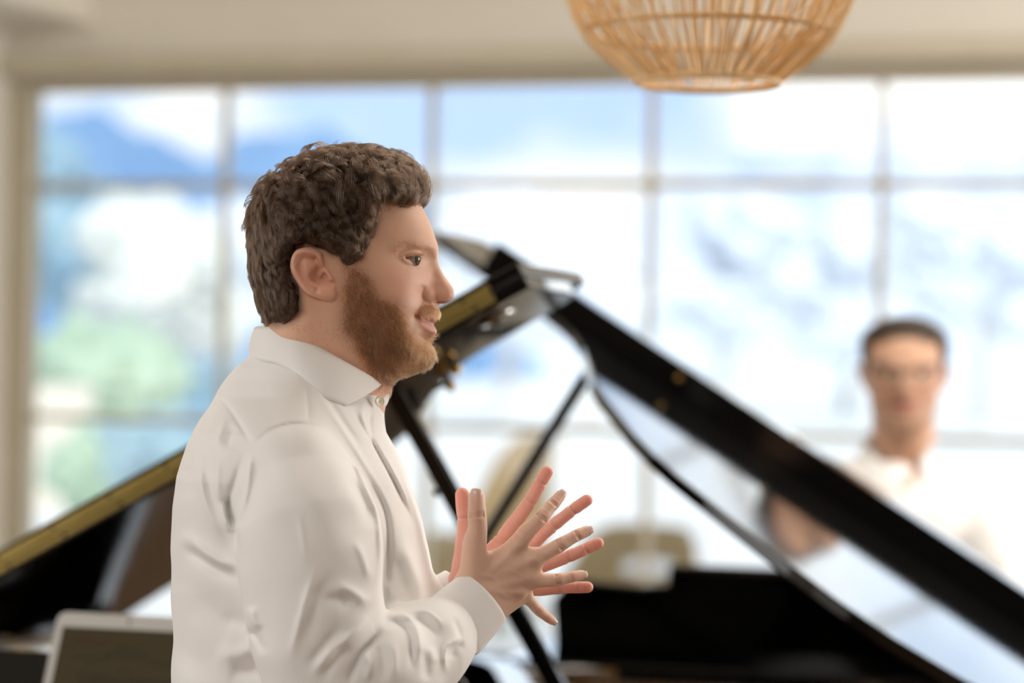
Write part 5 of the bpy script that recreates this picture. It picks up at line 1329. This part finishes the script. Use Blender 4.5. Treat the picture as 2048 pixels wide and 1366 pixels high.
    for s in (-1, 1):
        V, Q = body_core([(g(s*.10, .05, .05), g(s*.11, -.05, .05), .047, .045), (g(s*.11, -.05, .05), g(s*.125, -.17, .035), .045, .036), (g(s*.10, .03, .08), g(s*.10, .03, .11), .045, .042)], .006); part('shoe', V, Q, M['leather'])
    return man
M['hairshort'] = mat('dark_short_hair', (.045, .025, .013), .55, noise=(70, (.028, .016, .009)), bump=(250, .6, .004))
M['rimblack'] = mat('dark_rims', (.02, .018, .018), .3)
M['lens'] = M['glass']

# ------------------------------------------------------------------ put it together
build_room(); build_outside(); build_world(); build_lamp(); build_pianos(); build_tablet(); build_man(); build_second_man()
cam = bpy.data.cameras.new('camera'); cob = bpy.data.objects.new('camera', cam); COL.objects.link(cob); SC.camera = cob
cam.sensor_width = 36; cam.lens = F/2048*36; cam.clip_start = .05; cam.clip_end = 1000
pitch = math.atan((H0-683.0)/F)
cob.matrix_world = Matrix.Translation((0, 0, CZ)) @ Matrix.Rotation(TH, 4, 'Z') @ Matrix.Rotation(math.pi/2+pitch, 4, 'X') @ Matrix.Rotation(ROLL, 4, 'Z')
cam.dof.use_dof = True; cam.dof.focus_distance = 2.43; cam.dof.aperture_fstop = 2.5
sun = bpy.data.lights.new('sun', 'SUN'); sun.energy = 1.9; sun.angle = math.radians(1); sun.color = (1, .95, .86); so = bpy.data.objects.new('sun', sun); COL.objects.link(so)
so.rotation_euler = Vector((-.45, .75, -.55)).to_track_quat('-Z', 'Y').to_euler(); so.location = (0, 0, 12)
area('ceiling_fill', (-1.3, -1.0, ZC-.03), (-1.1, .2, 0), 3.6, 2.6, 120, (1.0, .95, .89))  # added soft fill under the ceiling, no fixture there
area('ceiling_fill', (.7, 4.6, ZC-.03), (.2, 5.8, 0), 4.5, 1.6, 150, (1.0, .95, .87))  # second added fill, brightens the window wall and the man with glasses
area('fill_left', (XL+.05, 1.6, 1.7), (-.8, 2.4, 1.3), 3.5, 1.9, 40, (.97, .98, 1.0))  # added cool side fill; the left wall has no opening
area('fill_right', (XR-.05, 4.6, 1.6), (-1, 2.8, 1.3), 4.5, 1.9, 230, (1.0, .96, .92))  # added fill for rims and the bright right side; this wall is closed
area('fill_window', (-.6, YW+.45, 1.5), (-.6, 0, 1.2), 8.0, 2.0, 35, (.93, .97, 1.0))  # added lamp outside the glass imitating daylight for backlit rims, on top of sky
pt = area('window_portal', ((XL+XR)/2, YW+.2, 1.48), ((XL+XR)/2, 0, 1.48), XR-XL, 2.1, 1, (1, 1, 1)); pt.data.cycles.is_portal = True
SC.view_settings.view_transform = 'Standard'; SC.view_settings.look = 'None'; SC.view_settings.exposure = .48; SC.view_settings.gamma = 1; SC.view_settings.use_curve_mapping = False
SC.cycles.max_bounces = 8; SC.cycles.diffuse_bounces = 4; SC.cycles.glossy_bounces = 4; SC.cycles.transparent_max_bounces = 12; SC.cycles.sample_clamp_indirect = 6
SC.cycles.use_denoising = True
